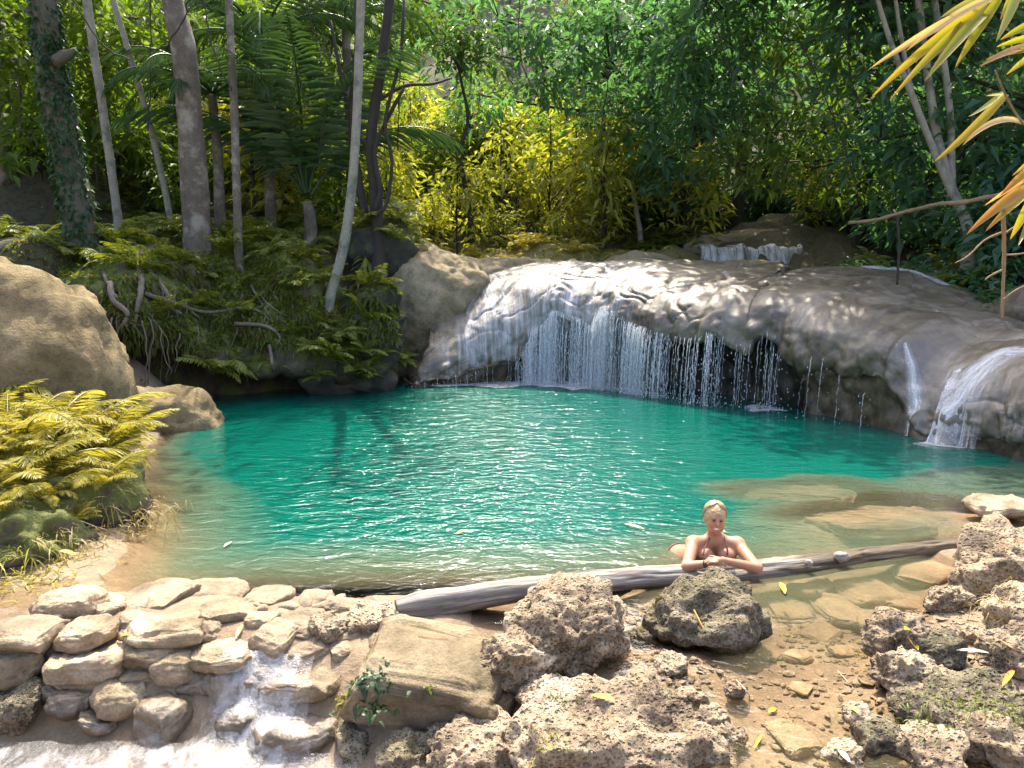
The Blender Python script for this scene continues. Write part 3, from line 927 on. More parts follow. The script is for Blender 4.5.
rock('upper_ledge', P(790, 232, 25.5) + np.array([.2, .3, .0]), (1.8, 1.2, .5), 'smooth', 'outcrop', 111, 'narrow wet ledge highest up the creek under the trees', (0, 0, 0), 5)
rock('shore_slab', G(1000, 508, .05), (.36, .26, .09), 'slab', 'dam', 112, 'flat tan rock breaking the surface at the right edge of the pool', (0, 0, .1), 5)
rock('sunken_slab', G(872, 512, -.04) + np.array([0, 0, -.15]), (.9, .42, .10), 'slab', 'silt', 113, 'long flat rock just beneath the surface at the right of the pool', (0, 0, .25), 5)
rock('sunken_slab', G(795, 500, -.2), (.75, .35, .10), 'slab', 'silt', 114, 'blurred rock deeper under water behind the long sunken slab', (0, 0, .1), 5)

# the big foreground boulders
c, s = rpx(421, 700, 170, 110, -.2)
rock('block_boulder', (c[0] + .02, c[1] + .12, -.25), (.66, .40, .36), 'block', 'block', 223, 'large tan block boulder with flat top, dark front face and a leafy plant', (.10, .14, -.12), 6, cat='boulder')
c, s = rpx(566, 645, 145, 120, .02)
rock('porous_boulder', (c[0] + .02, c[1] + .16, .03), (.38, .36, .26), 'karst', 'karst', 202, 'pale pitted limestone boulder in front of the log', (.1, -.1, .6), 6, cat='boulder')
c, s = rpx(706, 618, 135, 95, .0)
rock('rough_boulder', (c[0], c[1] + .02, -.02), (.42, .30, .19), 'karst', 'karst_dark', 203, 'dark jagged pitted boulder just in front of the bathing woman', (0, 0, .3), 6, cat='boulder')
c = G(612, 745, -.18)
rock('porous_ledge', (c[0], c[1], -.22), (.56, .40, .24), 'karst', 'karst', 204, 'broad pitted limestone ledge at the bottom with a yellow leaf on it', (0, .05, .1), 6)
c = G(482, 752, -.25)
rock('hollow_rock', (c[0], c[1], -.32), (.30, .24, .22), 'karst', 'karst', 205, 'pitted rock with a dark hollow below the block boulder', (0, 0, .8), 6)
c = G(520, 690, -.12)
rock('porous_rock', (c[0] - .03, c[1] + .15, -.05), (.20, .17, .17), 'karst', 'karst', 206, 'knobbly pitted rock wedged between the block boulder and the pale pitted boulder', (0, 0, .2), 6)
c = G(1012, 580, .15)
rock('porous_boulder', (c[0] + .22, c[1] + .1, .0), (.54, .5, .40), 'karst', 'karst', 207, 'grey pitted boulder cut off by the right edge at the log end', (0, 0, 1.2), 6, cat='boulder')
c = G(1015, 622, .1)
rock('porous_rock', (c[0] + .12, c[1], .04), (.24, .26, .22), 'karst', 'karst', 208, 'pitted rock at the foot of the grey boulder by the right edge', (0, 0, .5), 5)
c = G(948, 606, .0)
rock('white_rock', (c[0], c[1], .01), (.17, .11, .11), 'karst', 'karst', 209, 'small whitish pitted rock standing in shallow water beside the grey boulder', (0, 0, .1), 6)
c = G(898, 655, .0)
rock('porous_rock', (c[0], c[1] + .05, .06), (.20, .16, .16), 'karst', 'karst', 210, 'pitted rock carrying the large upright yellow leaf', (0, 0, .3), 6)
c = G(938, 655, .05)
rock('porous_rock', (c[0], c[1] + .02, .03), (.14, .13, .13), 'karst', 'karst_dark', 211, 'dark pitted rock to the right of the large upright yellow leaf', (0, 0, .9), 5)
c = G(912, 678, .0)
rock('porous_rock', (c[0], c[1], .0), (.22, .15, .12), 'karst', 'karst', 212, 'pitted rock just below the rock with the yellow leaf', (0, 0, .0), 6)
c = G(960, 705, .0)
rock('grassy_rock', (c[0] + .05, c[1] - .02, -.07), (.40, .28, .16), 'karst', 'karst_dark', 213, 'broad low pitted rock overgrown with grass in the right corner', (0, 0, .1), 6)
c = G(1005, 655, .05)
rock('porous_rock', (c[0] + .05, c[1], .02), (.22, .18, .15), 'karst', 'karst', 214, 'pitted rock near the right edge beside the orange leaf', (0, 0, .4), 6)
c = G(795, 738, -.15)
rock('pale_slab', (c[0], c[1], -.17), (.14, .20, .05), 'slab', 'dam', 215, 'flat whitish slab lying in the gravel at the bottom of the channel', (0, 0, .2), 5)

rock('fern_mound', (-4.75, 7.35, .1), (1.05, .9, .5), 'smooth', 'bank', 216, 'earthy mound under the golden ferns at the left shore', (0, 0, .3), 5)
rock('fern_mound', (-4.35, 6.35, .08), (.62, .5, .36), 'karst', 'bank', 217, 'small mossy mound at the left edge above the dam', (0, 0, .1), 5)
for k, (x, y, w, lab) in enumerate([(500, 655, 34, 'pitted stone between the log end and the pale pitted boulder'), (545, 697, 40, 'pitted stone at the lower left foot of the pale pitted boulder'), (590, 700, 30, 'knobbly stone just above the pitted ledge with the yellow leaf'),
        (640, 688, 36, 'pale pitted stone at the lower right foot of the pale pitted boulder'), (662, 706, 30, 'pitted stone at the right end of the pitted ledge'), (690, 700, 24, 'small pitted stone left of the channel'), (672, 668, 26, 'small pitted stone below the dark jagged boulder'),
        (452, 742, 46, 'dark pitted stone under the right corner of the block boulder'), (412, 762, 50, 'pitted stone at the bottom edge under the block boulder'), (548, 762, 50, 'pitted stone at the bottom edge left of the pitted ledge'), (712, 722, 28, 'pitted stone in the gravel right of the pitted ledge'),
        (860, 720, 26, 'pitted stone at the lower left foot of the grassy rock'), (880, 742, 40, 'pitted stone below the grassy rock'), (932, 758, 56, 'pitted stone at the bottom edge in the right corner'), (1000, 752, 60, 'large pitted stone filling the bottom right corner'), (845, 756, 30, 'small pitted stone at the bottom right of the channel'),
        (640, 640, 26, 'small pitted stone between the two pitted boulders by the log'), (975, 640, 34, 'pitted stone below the grey boulder on the wet sand'), (735, 690, 20, 'little pitted stone beside the pale twig'), (725, 740, 30, 'pitted stone on the gravel by the narrow leaf')]):
    z = np.interp(x, [400, 560, 700, 1000], [-.34, -.12, -.08, .0]) - .05 * (y > 730)
    c, s = rpx(x, y, w * 1.1, w * .8, z, .85)
    rock('porous_stone', c, s, 'karst', 'karst' if k % 4 else 'karst_dark', 800 + k, lab, (0, 0, k * 1.3), 5, 'pitted stones of the foreground', 'stone')
# the stacked stones of the dam, left
DAM = [  # centre x, y, width, height, style, material, label
    (76, 607, 56, 36, 'cobble', 'dam', 'grey brown rounded stone on top of the left end of the dam'),
    (90, 635, 48, 30, 'cobble', 'dam', 'tan stone directly under the grey brown stone at the dam left end'),
    (110, 611, 24, 20, 'cobble', 'dam', 'small yellowish stone right of the grey brown top stone'),
    (92, 665, 68, 40, 'cobble', 'dam', 'blocky tan stone third down in the left heap'),
    (35, 637, 64, 40, 'slab', 'dam', 'ochre flat stone nearest the left edge of the heap'),
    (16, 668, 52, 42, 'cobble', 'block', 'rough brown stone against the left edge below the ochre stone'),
    (16, 706, 44, 34, 'karst', 'karst_dark', 'pitted brown stone in the lower left beside the white water'),
    (77, 700, 42, 30, 'cobble', 'wetstone', 'dark olive wet stone at the brink of the stream'),
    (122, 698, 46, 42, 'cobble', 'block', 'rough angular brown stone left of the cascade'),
    (172, 630, 78, 38, 'slab', 'dam', 'broad flat topped layered stone in the middle of the dam'),
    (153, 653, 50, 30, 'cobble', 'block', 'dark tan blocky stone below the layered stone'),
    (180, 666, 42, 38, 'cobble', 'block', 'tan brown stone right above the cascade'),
    (143, 673, 44, 18, 'slab', 'dam', 'thin flat tan stone under the dark tan blocky stone'),
    (229, 613, 50, 22, 'slab', 'dam', 'pale flat slab on the dam crest left of the orange leaf'),
    (226, 655, 62, 34, 'slab', 'dam', 'tilted pale stone below the orange leaf'),
    (198, 684, 32, 30, 'cobble', 'wetstone', 'wet tan stone at the left lip of the cascade'),
    (229, 682, 42, 36, 'cobble', 'wetstone', 'rounded wet tan stone at the middle lip of the cascade'),
    (258, 688, 38, 36, 'cobble', 'wetstone', 'wet tan stone at the right lip of the cascade'),
    (268, 663, 40, 24, 'cobble', 'dam', 'small tan stone behind the cascade lip stones'),
    (304, 678, 80, 48, 'slab', 'dam', 'large tan slab between the cascade and the block boulder'),
    (277, 641, 42, 34, 'cobble', 'dam', 'tan stone above the large slab by the block boulder'),
    (262, 624, 30, 22, 'cobble', 'dam', 'small grey stone right of the orange leaf'),
    (303, 627, 40, 24, 'slab', 'dam', 'low flat stone on the dam crest near the middle'),
    (331, 629, 34, 26, 'karst', 'karst', 'grey pitted stone on the crest left of the block boulder'),
    (343, 607, 36, 20, 'slab', 'dam', 'flat stone at the waterline left of the log end'),
    (372, 622, 40, 24, 'karst', 'karst', 'pitted stone against the left end of the log'),
    (316, 602, 40, 14, 'slab', 'dam', 'thin ledge stone lapped by the pool near the middle'),
    (268, 600, 46, 14, 'slab', 'dam', 'thin ledge stone lapped by the pool behind the pale slab'),
    (210, 593, 60, 16, 'slab', 'dam', 'long ledge stone lapped by the pool at the left'),
    (158, 600, 70, 22, 'slab', 'dam', 'long flat wet ledge stone behind the layered stone'),
    (135, 622, 26, 20, 'cobble', 'dam', 'small tan stone left of the layered stone'),
    (205, 632, 30, 22, 'cobble', 'dam', 'small stone between the layered stone and the pale slab'),
    (60, 690, 30, 22, 'cobble', 'wetstone', 'small wet stone left of the dark olive stone'),
    (100, 720, 40, 20, 'cobble', 'wetstone', 'low wet stone awash in the stream below the rough stone'),
    (160, 724, 44, 52, 'cobble', 'wetstone', 'dark wet boulder with water running down both sides'),
    (243, 724, 40, 40, 'cobble', 'wetstone', 'wet stone inside the white cascade'),
    (300, 732, 86, 50, 'cobble', 'wetstone', 'broad wet brown stone right of the cascade'),
    (225, 762, 66, 26, 'cobble', 'wetstone', 'wet stone at the bottom edge below the cascade'),
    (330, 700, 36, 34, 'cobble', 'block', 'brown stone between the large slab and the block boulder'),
    (345, 655, 30, 26, 'cobble', 'dam', 'tan stone tucked behind the block boulder top left corner'),
    (375, 745, 60, 44, 'karst', 'karst_dark', 'dark pitted stone under the block boulder'),
    (310, 652, 40, 24, 'cobble', 'dam', 'tan stone in the middle of the dam above the large slab'),
]
for i, (x, y, w, h, style, mat, lab) in enumerate(DAM):
    z = np.interp(y, [590, 612, 640, 680, 730, 768], [.0, .04, -.02, -.22, -.42, -.52])
    c, s = rpx(x, y, w * 1.16, h * 1.0, z, .95)
    if style == 'slab':
        s = (s[0], s[1], max(s[2] * .75, .05))
    rg = np.random.default_rng(300 + i)
    rock('dam_stone', c, s, style, mat, 300 + i, lab, (rg.normal(0, .08), rg.normal(0, .08), rg.uniform(-.5, .5)), 5, 'stones of the dam', 'stone')
rg = np.random.default_rng(77)
fill = [rock_mesh((.075, .06, .045), 'cobble', 500 + k, 3) for k in range(5)]
fillo = []
for k, (V, F) in enumerate(fill):
    o = build('cobble', V, F, M['dam'])
    fillo.append(o)
nfill = 0
for k in range(110):
    x = rg.uniform(20, 400); y = rg.uniform(598, 700)
    z = np.interp(y, [590, 612, 640, 680, 730], [.0, .02, -.06, -.27, -.5])
    c = G(x, y, z)
    src = fillo[k % 5]
    o = src if k < 5 else src.copy()
    if k >= 5: COL.objects.link(o)
    sc_ = rg.uniform(.7, 1.7)
    o.location = tuple(c); o.scale = (sc_, sc_, sc_); o.rotation_euler = tuple(rg.uniform(-.4, .4, 2)) + (rg.uniform(0, 6),)
    tag(o, 'small tan cobble wedged between the larger stones of the dam', 'stone', 'small cobbles of the dam')
    ROCKS.append(o)
# flat stones in the shallow channel below the log
pav = []
for k in range(6):
    V, F = rock_mesh((.19, .13 + .03 * (k % 3), .035), 'block', 540 + k, 4)
    pav.append(build('paving_stone', V, F, M['silt']))
PAV = [(806, 585, 1.5), (868, 592, 1.7), (930, 580, 1.6), (838, 608, 1.6), (905, 600, 1.3), (790, 606, 1.1), (880, 626, 1.2), (820, 630, .9), (795, 655, .6), (845, 650, .7), (800, 690, .5), (640, 606, 1.1)]
PAV_OLD = [(800, 588, 1.0), (840, 600, 1.2), (872, 590, 1.1), (905, 588, 1.2), (780, 603, .9), (818, 614, 1.1), (862, 618, 1.0), (900, 612, 1.1), (835, 632, .9), (795, 628, .8), (880, 632, .8), (925, 625, .8),
       (930, 575, 1.2), (850, 575, 1.0), (780, 640, .6), (815, 648, .6), (850, 650, .6), (800, 668, .5), (830, 672, .5), (770, 660, .5), (855, 690, .45), (820, 700, .5), (765, 690, .4), (645, 612, .9), (625, 600, .8), (790, 720, .4), (850, 712, .4)]
for k, (x, y, sc_) in enumerate(PAV):
    src = pav[k % 6]
    o = src if k < 6 else src.copy()
    if k >= 6: COL.objects.link(o)
    c = G(x, y, -.15)
    o.location = (c[0], c[1], float(gh(np.array([c[0]]), np.array([c[1]]))[0]) + .0)
    o.scale = (sc_,) * 3
    o.rotation_euler = (rg.normal(0, .06), rg.normal(0, .06), rg.uniform(0, 6))
    tag(o, 'flat brown stone lying under the shallow water of the channel below the log', 'stone', 'flat stones under the channel water')

# gravel
rgv = np.random.default_rng(9)
mb = MB()
V3, F3 = ico(1)
cnt = 0
while cnt < 2000:
    x = rgv.uniform(.55, 3.4); y = rgv.uniform(3.4, 5.6)
    ch = 1 if (abs(x - (1.55 + (y - 4.3) * .35)) > .42 or rgv.random() < .45) else 0
    if not ch: continue
    z = float(gh(np.array([x]), np.array([y]))[0])
    r = rgv.uniform(.008, .03) * (1.5 if rgv.random() < .15 else 1)
    V = V3 * (1 + .25 * rgv.normal(0, 1, (len(V3), 1))) * np.array([1, rgv.uniform(.6, 1), rgv.uniform(.25, .6)]) * r
    a = rgv.uniform(0, 6)
    R = np.array([[math.cos(a), -math.sin(a), 0], [math.sin(a), math.cos(a), 0], [0, 0, 1]])
    mb.add(V @ R.T + np.array([x, y, z + r * .2]), F3)
    cnt += 1
gv = mb.build('gravel', M['dam'], None, False)
tag(gv, 'loose tan gravel scattered along the shallow channel', 'gravel', kind='stuff')

# ------------------------------------------------------------------ water
def drop_tree(objs):
    trees = []
    for o in objs:
        me = o.data
        V = np.empty(len(me.vertices) * 3, np.float32); me.vertices.foreach_get('co', V)
        V = V.reshape(-1, 3)
        Mx = np.array(Matrix.LocRotScale(o.location, o.rotation_euler, o.scale))
        V = V @ Mx[:3, :3].T + Mx[:3, 3]
        F = [tuple(p.vertices) for p in me.polygons]
        trees.append(BVHTree.FromPolygons([tuple(v) for v in V], F))
    return trees
def drop(trees, x, y, z0=14.0):
    best = None
    for tr_ in trees:
        h = tr_.ray_cast(Vector((x, y, z0)), Vector((0, 0, -1)))
        if h[0] is not None and (best is None or h[0].z > best[0].z):
            best = (h[0], h[1])
    return best

wx = np.arange(-7.2, 9.6, .075)
wy = np.arange(3.3, 18.2, .075)
WX, WY = np.meshgrid(wx, wy)
WZ = -0.05 * smooth(5.4, 4.9, WY) - 0.03 * smooth(4.9, 4.2, WY)
GH = gh(WX, WY)
depth = np.clip(WZ - GH, 0, 5)
sd = poly_sd(WX.ravel(), WY.ravel(), POOL).reshape(WX.shape)
keep = (WZ - GH > -.12) & ((sd > -1.3) | ((WX > .55) & (WY < 6.6) & (WX < 3.6))) & ~((WY < 5.15) & (WX < .55))
fq = grid_faces(len(wy), len(wx))
fq = fq[keep.ravel()[fq].any(1)]
used = np.unique(fq)
remap = np.full(WX.size, -1); remap[used] = np.arange(len(used))
t = NT('pool_water')
pos = t.n('ShaderNodeNewGeometry').outputs['Position']
d = t.attr('depth')
w1 = t.noise(t.n('ShaderNodeMapping', {'Vector': pos, 'Scale': (.75, 1.25, 1)}).outputs[0], 3.4, 3, 0.55, 0.6)
w2 = t.noise(t.n('ShaderNodeMapping', {'Vector': pos, 'Scale': (.8, 1.2, 1), 'Rotation': (0, 0, .5)}).outputs[0], 9.0, 3, 0.6, 0.5)
calm = t.attr('calm')
h = t.math('ADD', t.math('MULTIPLY', w1, 1.0), t.math('MULTIPLY', w2, 0.45))
nb = t.bump(t.math('MULTIPLY', h, calm), 1.0, 0.052)
fac = t.math('SUBTRACT', 1.0, t.math('POWER', 2.718, t.math('MULTIPLY', t.math('MAXIMUM', t.math('SUBTRACT', d, 0.06), 0.0), -3.2)))
deep = t.mix(t.ramp(d, [(0.10, 0.0), (0.30, .5), (0.9, 1.0)]), (0.20, 0.165, 0.085), (0.0, 0.080, 0.057))
deep = t.mix(t.math('MULTIPLY', t.math('SUBTRACT', t.noise(pos, 0.5, 3), .35), 0.6, clamp=True), deep, (0.0, 0.122, 0.082))
body = t.n('ShaderNodeBsdfDiffuse', {'Color': deep})
clear = t.n('ShaderNodeBsdfTransparent', {'Color': (0.95, 0.92, 0.87, 1)})
under = t.n('ShaderNodeMixShader', {0: fac, 1: clear, 2: body})
fres = t.n('ShaderNodeFresnel', {'IOR': 1.33, 'Normal': nb})
gl = t.n('ShaderNodeBsdfGlossy', {'Color': (1, 1, 1, 1), 'Roughness': 0.08, 'Normal': nb})
M['water'] = t.done(t.n('ShaderNodeMixShader', {0: fres, 1: under, 2: gl}))
calmv = 0.35 + 0.65 * smooth(5.4, 7.2, WY) 
calmv = calmv * (0.5 + 1.0 * np.exp(-((WX + 0.2 + .05 * (WY - 9)) / 2.3) ** 2) + 0.25 * smooth(14, 16.5, WY))
VW = np.stack([WX, WY, WZ], -1).reshape(-1, 3)[used]
water = build('water', VW, remap[fq], M['water'], attrs={'depth': depth.ravel()[used], 'calm': calmv.ravel()[used]})
tag(water, 'clear turquoise pool water with silver ripples', 'water', kind='structure')

# stream running away over the stones at lower left
trees_near = drop_tree([ground] + ROCKS)
sx = np.arange(-3.5, -.62, .03)
sy = np.arange(2.9, 4.75, .03)
SXg, SYg = np.meshgrid(sx, sy)
SZ = np.array([drop(trees_near, a, b, 2.0)[0].z for a, b in zip(SXg.ravel(), SYg.ravel())]).reshape(SXg.shape)
def blur(a, n):
    for _ in range(n):
        a = (a + np.roll(a, 1, 0) + np.roll(a, -1, 0) + np.roll(a, 1, 1) + np.roll(a, -1, 1)) / 5
    return a
lvl = -.47 + .05 * smooth(3.6, 4.4, SYg)
film = np.maximum(blur(SZ, 3) + .022, lvl)
q = np.stack([SXg.ravel() * 6, SYg.ravel() * 6, SYg.ravel() * 0], 1)
film = film + .012 * fbm(q, 3, 91).reshape(film.shape)
cx0 = np.interp(SYg, [3.3, 4.0, 4.35, 4.7], [-1.9, -1.75, -1.62, -1.55])
cw = np.interp(SYg, [3.3, 4.0, 4.35, 4.7], [1.0, .75, .42, .32])
pour = smooth(1.0, .55, np.abs(SXg - cx0) / cw)
pond = ((film < lvl + .03) & (SYg < 4.3)).astype(float)
pond = blur(pond, 4)
fl = np.clip(np.maximum(pour * 1.0, pond * (.72 + .25 * smooth(1.2, .2, np.abs(SXg + 2.0)))), 0, 1.15)
M['stream'] = white_mat('stream_water', (3.2, 1.3, 1), 0.42, 0.88, 0.8, 2.2)
fq = grid_faces(len(sy), len(sx))
ok = (fl.ravel()[fq] > .12).all(1)
fq = fq[ok]
used = np.unique(fq); remap = np.full(SXg.size, -1); remap[used] = np.arange(len(used))
o = build('stream', np.stack([SXg, SYg, film], -1).reshape(-1, 3)[used], remap[fq], M['stream'], attrs={'flow': fl.ravel()[used]},
          uv=np.stack([SXg, SYg + film * 1.5], -1).reshape(-1, 2)[used])
tag(o, 'white stream tumbling over the dam stones and away at lower left', 'water', kind='structure')

# ------------------------------------------------------------------ vegetation builders
def crown_mesh(name, rng, clusters, per, spread, L, W, mat, parent, droop=.35, hi=False, center=None):
    """leaf sprays round many twig ends"""
    mb = MB()
    n = len(clusters)
    C = np.repeat(np.asarray(clusters), per, 0)
    g = rng.normal(0, 1, (n * per, 3)) * np.array([1, 1, .6])
    Pb = C + g * spread * rng.random((n * per, 1)) ** .3 * .75
    D = norm(g * np.array([1, 1, .5]) + rng.normal(0, .45, g.shape) + np.array([0, 0, -.15]))
    sc_ = rng.uniform(.65, 1.25, n * per)
    V, F, T = leaf_cards(Pb, D, L * sc_, W * sc_, rng, droop, hi)
    k = len(V) // (n * per)
    T = np.clip(T * .8 + .2 * np.repeat(np.repeat(rng.random(n), per), k), 0, 1)
    mb.add(V, F, T)
    return mb.build(name, mat, parent, False)

def make_tree(name, label, cat, group, seed, H, r0, crown_z, crown_r, crown_h, nclu, per, leafL, leafW, leaf, bark, lean=(0, 0), droop=.35, spread=.55, limbs=9, hi=False):
    rng = np.random.default_rng(seed)
    root = empty(name, (0, 0, 0), label, cat, group)
    n = 14
    tz = np.linspace(-.3, H, n)
    wob = np.cumsum(rng.normal(0, .035 * H / 8, (n, 2)), 0)
    path = np.stack([lean[0] * (tz / H) ** 1.3 + wob[:, 0] - wob[1, 0], lean[1] * (tz / H) ** 1.3 + wob[:, 1] - wob[1, 1], tz], 1)
    mb = MB()
    V, F = tube(path, r0 * (1 - .8 * np.linspace(0, 1, n) ** 1.1) + .006, 8, .12, seed)
    mb.add(V, F)
    # cluster centres in an uneven crown volume
    cl = []
    lobes = [norm(rng.normal(0, 1, 3)) for _ in range(6)]
    while len(cl) < nclu:
        d = norm(rng.normal(0, 1, 3))
        lob = .62 + .5 * max(max(float(d @ l) for l in lobes), 0) ** 3
        rr = rng.random() ** .42 * lob
        p = d * rr * np.array([crown_r, crown_r, crown_h / 2]) + np.array([0, 0, crown_z])
        a = np.interp(np.clip(p[2], 0, H), tz, np.arange(n))
        p[:2] += path[int(a)][:2]
        if p[2] < .25: continue
        cl.append(p)
    cl = np.array(cl)
    for k in rng.choice(nclu, min(limbs, nclu), replace=False):
        e = cl[k]
        z0 = np.clip(e[2] - rng.uniform(.25, .5) * np.hypot(*(e[:2])) - .3, H * .18, H * .93)
        i = np.interp(z0, tz, np.arange(n))
        s0 = np.array([np.interp(i, np.arange(n), path[:, c]) for c in range(3)])
        mid = (s0 + e) / 2 + np.array([0, 0, .12 * np.linalg.norm(e - s0)]) + rng.normal(0, .08, 3)
        V, F = tube(catmull([s0, mid, e], 7), np.linspace(r0 * .3 + .008, .008, 7), 5)
        mb.add(V, F)
    mb.build('trunk', bark, root)
    crown_mesh('crown', rng, cl, per, spread, leafL, leafW, leaf, root, droop, hi)
    return root

def gz(x, y):
    return float(gh(np.array([float(x)]), np.array([float(y)]))[0])

class Forest:
    def __init__(self, protos):
        self.p = protos; self.used = set()
    def put(self, kind, x, y, s=1.0, rz=0.0, dz=0.0, label=None, group=None):
        src = self.p[kind]
        loc = (x, y, gz(x, y) - .05 + dz)
        if kind not in self.used:
            self.used.add(kind)
            src.location = loc; src.scale = (s, s, s) if not isinstance(s, tuple) else s; src.rotation_euler = (0, 0, rz)
            if label: src['label'] = label
            if group: src['group'] = group
            return src
        return dup(src, loc, rz, s, label, group)

HILLT = 'broad leafed green tree on the forested slope beyond the creek'
protos = {
    'green': make_tree('broadleaf_tree', HILLT, 'tree', 'trees on the forested slope', 1, 9, .16, 6.2, 3.0, 6.5, 75, 19, .34, .15, M['leaf_green'], M['bark_grey']),
    'olive': make_tree('slender_tree', 'olive green slender tree on the forested slope beyond the creek', 'tree', 'olive trees on the slope', 2, 10, .13, 6.6, 2.5, 7.5, 66, 19, .32, .12, M['leaf_olive'], M['bark_grey']),
    'teal': make_tree('shade_tree', 'dark blue green tree in the shade beyond the rock dome', 'tree', 'dark trees right of the clearing', 3, 9, .18, 5.6, 2.9, 8.0, 80, 19, .40, .16, M['leaf_teal'], M['bark_dark']),
    'bush': make_tree('leafy_shrub', 'mid green leafy shrub in the forest undergrowth', 'shrub', 'green shrubs in the undergrowth', 4, 2.6, .05, 1.5, 1.35, 2.6, 40, 18, .28, .115, M['leaf_green'], M['bark_dark'], limbs=12, spread=.4),
    'gold': make_tree('golden_shrub', 'yellow leafed shrub in the forest undergrowth behind the pool', 'shrub', 'golden shrubs in the undergrowth', 5, 3.6, .045, 2.2, 1.5, 3.8, 36, 14, .34, .13, M['leaf_yellow'], M['bark_dark'], limbs=14, spread=.42),
    'darkbush': make_tree('dark_shrub', 'dark leafy shrub crowding the shaded right bank', 'shrub', 'dark shrubs on the right bank', 6, 2.4, .05, 1.35, 1.4, 2.5, 44, 18, .30, .13, M['leaf_teal'], M['bark_dark'], limbs=10, spread=.4),
}
fo = Forest(protos)
rg = np.random.default_rng(12)
def ok_far(x, y, lst, d):
    return all((x - a) ** 2 + (y - b) ** 2 > d * d for a, b in lst)
placed = []
tries = 0
while len(placed) < 95 and tries < 5000:
    tries += 1
    y = rg.uniform(26, 66); x = rg.uniform(-.78 * y - 2, .78 * y + 2)
    if y < 33 and -6.5 < x < 5.5: continue
    if not ok_far(x, y, placed, 2.6 + .045 * y): continue
    placed.append((x, y))
    if x > 4 + .02 * y and rg.random() < .6: k = 'teal'
    else: k = rg.choice(['green', 'olive'], p=[.55, .45])
    fo.put(k, x, y, rg.uniform(.6, .95), rg.uniform(0, 6.28))
# nearer trees closing the view left and right of the clearing
for k, x, y, s in [('green', -13, 21, .85), ('green', -9.5, 23.5, .8), ('olive', -16, 18, .9), ('olive', -6.6, 25, .75), ('green', -12, 17, .7), ('green', -5.2, 27.5, .8), ('green', -15, 25, 1.0), ('olive', -10.5, 20, .6),
                   ('teal', 5.6, 24.5, .85), ('teal', 8.6, 26.5, 1.0), ('teal', 11.2, 22.5, 1.0), ('teal', 13.5, 19.5, .9), ('teal', 13.2, 25, 1.1), ('teal', 16, 22, 1.1), ('teal', 6.9, 29, 1.0), ('teal', 3.2, 27.2, .75),
                   ('teal', 12.6, 15.5, .7), ('teal', 17, 16, 1.0), ('teal', 10.2, 19.2, .6)]:
    fo.put(k, x, y, s, rg.uniform(0, 6.28))
# understory
lst = []
tries = 0
while len(lst) < 62 and tries < 4000:
    tries += 1
    y = rg.uniform(19.2, 31); x = rg.uniform(-.75 * y, -3.2)
    if not ok_far(x, y, lst, 1.25): continue
    lst.append((x, y)); fo.put('bush' if rg.random() < .7 else 'gold', x, y, rg.uniform(.5, 1.15), rg.uniform(0, 6.28), 0, *(() if True else ()))
lst = []
tries = 0
while len(lst) < 60 and tries < 4000:
    tries += 1
    y = rg.uniform(22.6, 33); x = rg.uniform(-7.0, 3.6 + .1 * (y - 22))
    if not ok_far(x, y, lst, 1.15): continue
    lst.append((x, y)); sg_ = rg.uniform(.35, 1.0) + .035 * (y - 22); fo.put('gold' if rg.random() < .6 else 'bush', x, y, (sg_, sg_, sg_ * rg.uniform(.8, 1.5)), rg.uniform(0, 6.28))
lst = []
tries = 0
while len(lst) < 62 and tries < 4000:
    tries += 1
    y = rg.uniform(12, 28); x = rg.uniform(4.0, 17)
    if y < 23.5 and x < 7.6 + max(0, (16 - y)) * .15: continue
    if 5.8 < x < 9.2 and y < 26.5: continue
    if y < 16 and x < 9.6: continue
    if not ok_far(x, y, lst, 1.2): continue
    lst.append((x, y)); fo.put('darkbush', x, y, rg.uniform(.5, 1.15), rg.uniform(0, 6.28))
for k, (x, y, s) in enumerate([(5.0, 22.9, .95), (6.1, 26.8, .8), (2.9, 24, .7), (8.9, 22.3, .62), (4.2, 26, .9)]):
    fo.put('gold', x, y, s, k * 1.3, 0, 'yellow green shrub in front of the dark trees behind the creek ledges', 'golden shrubs before the dark trees')

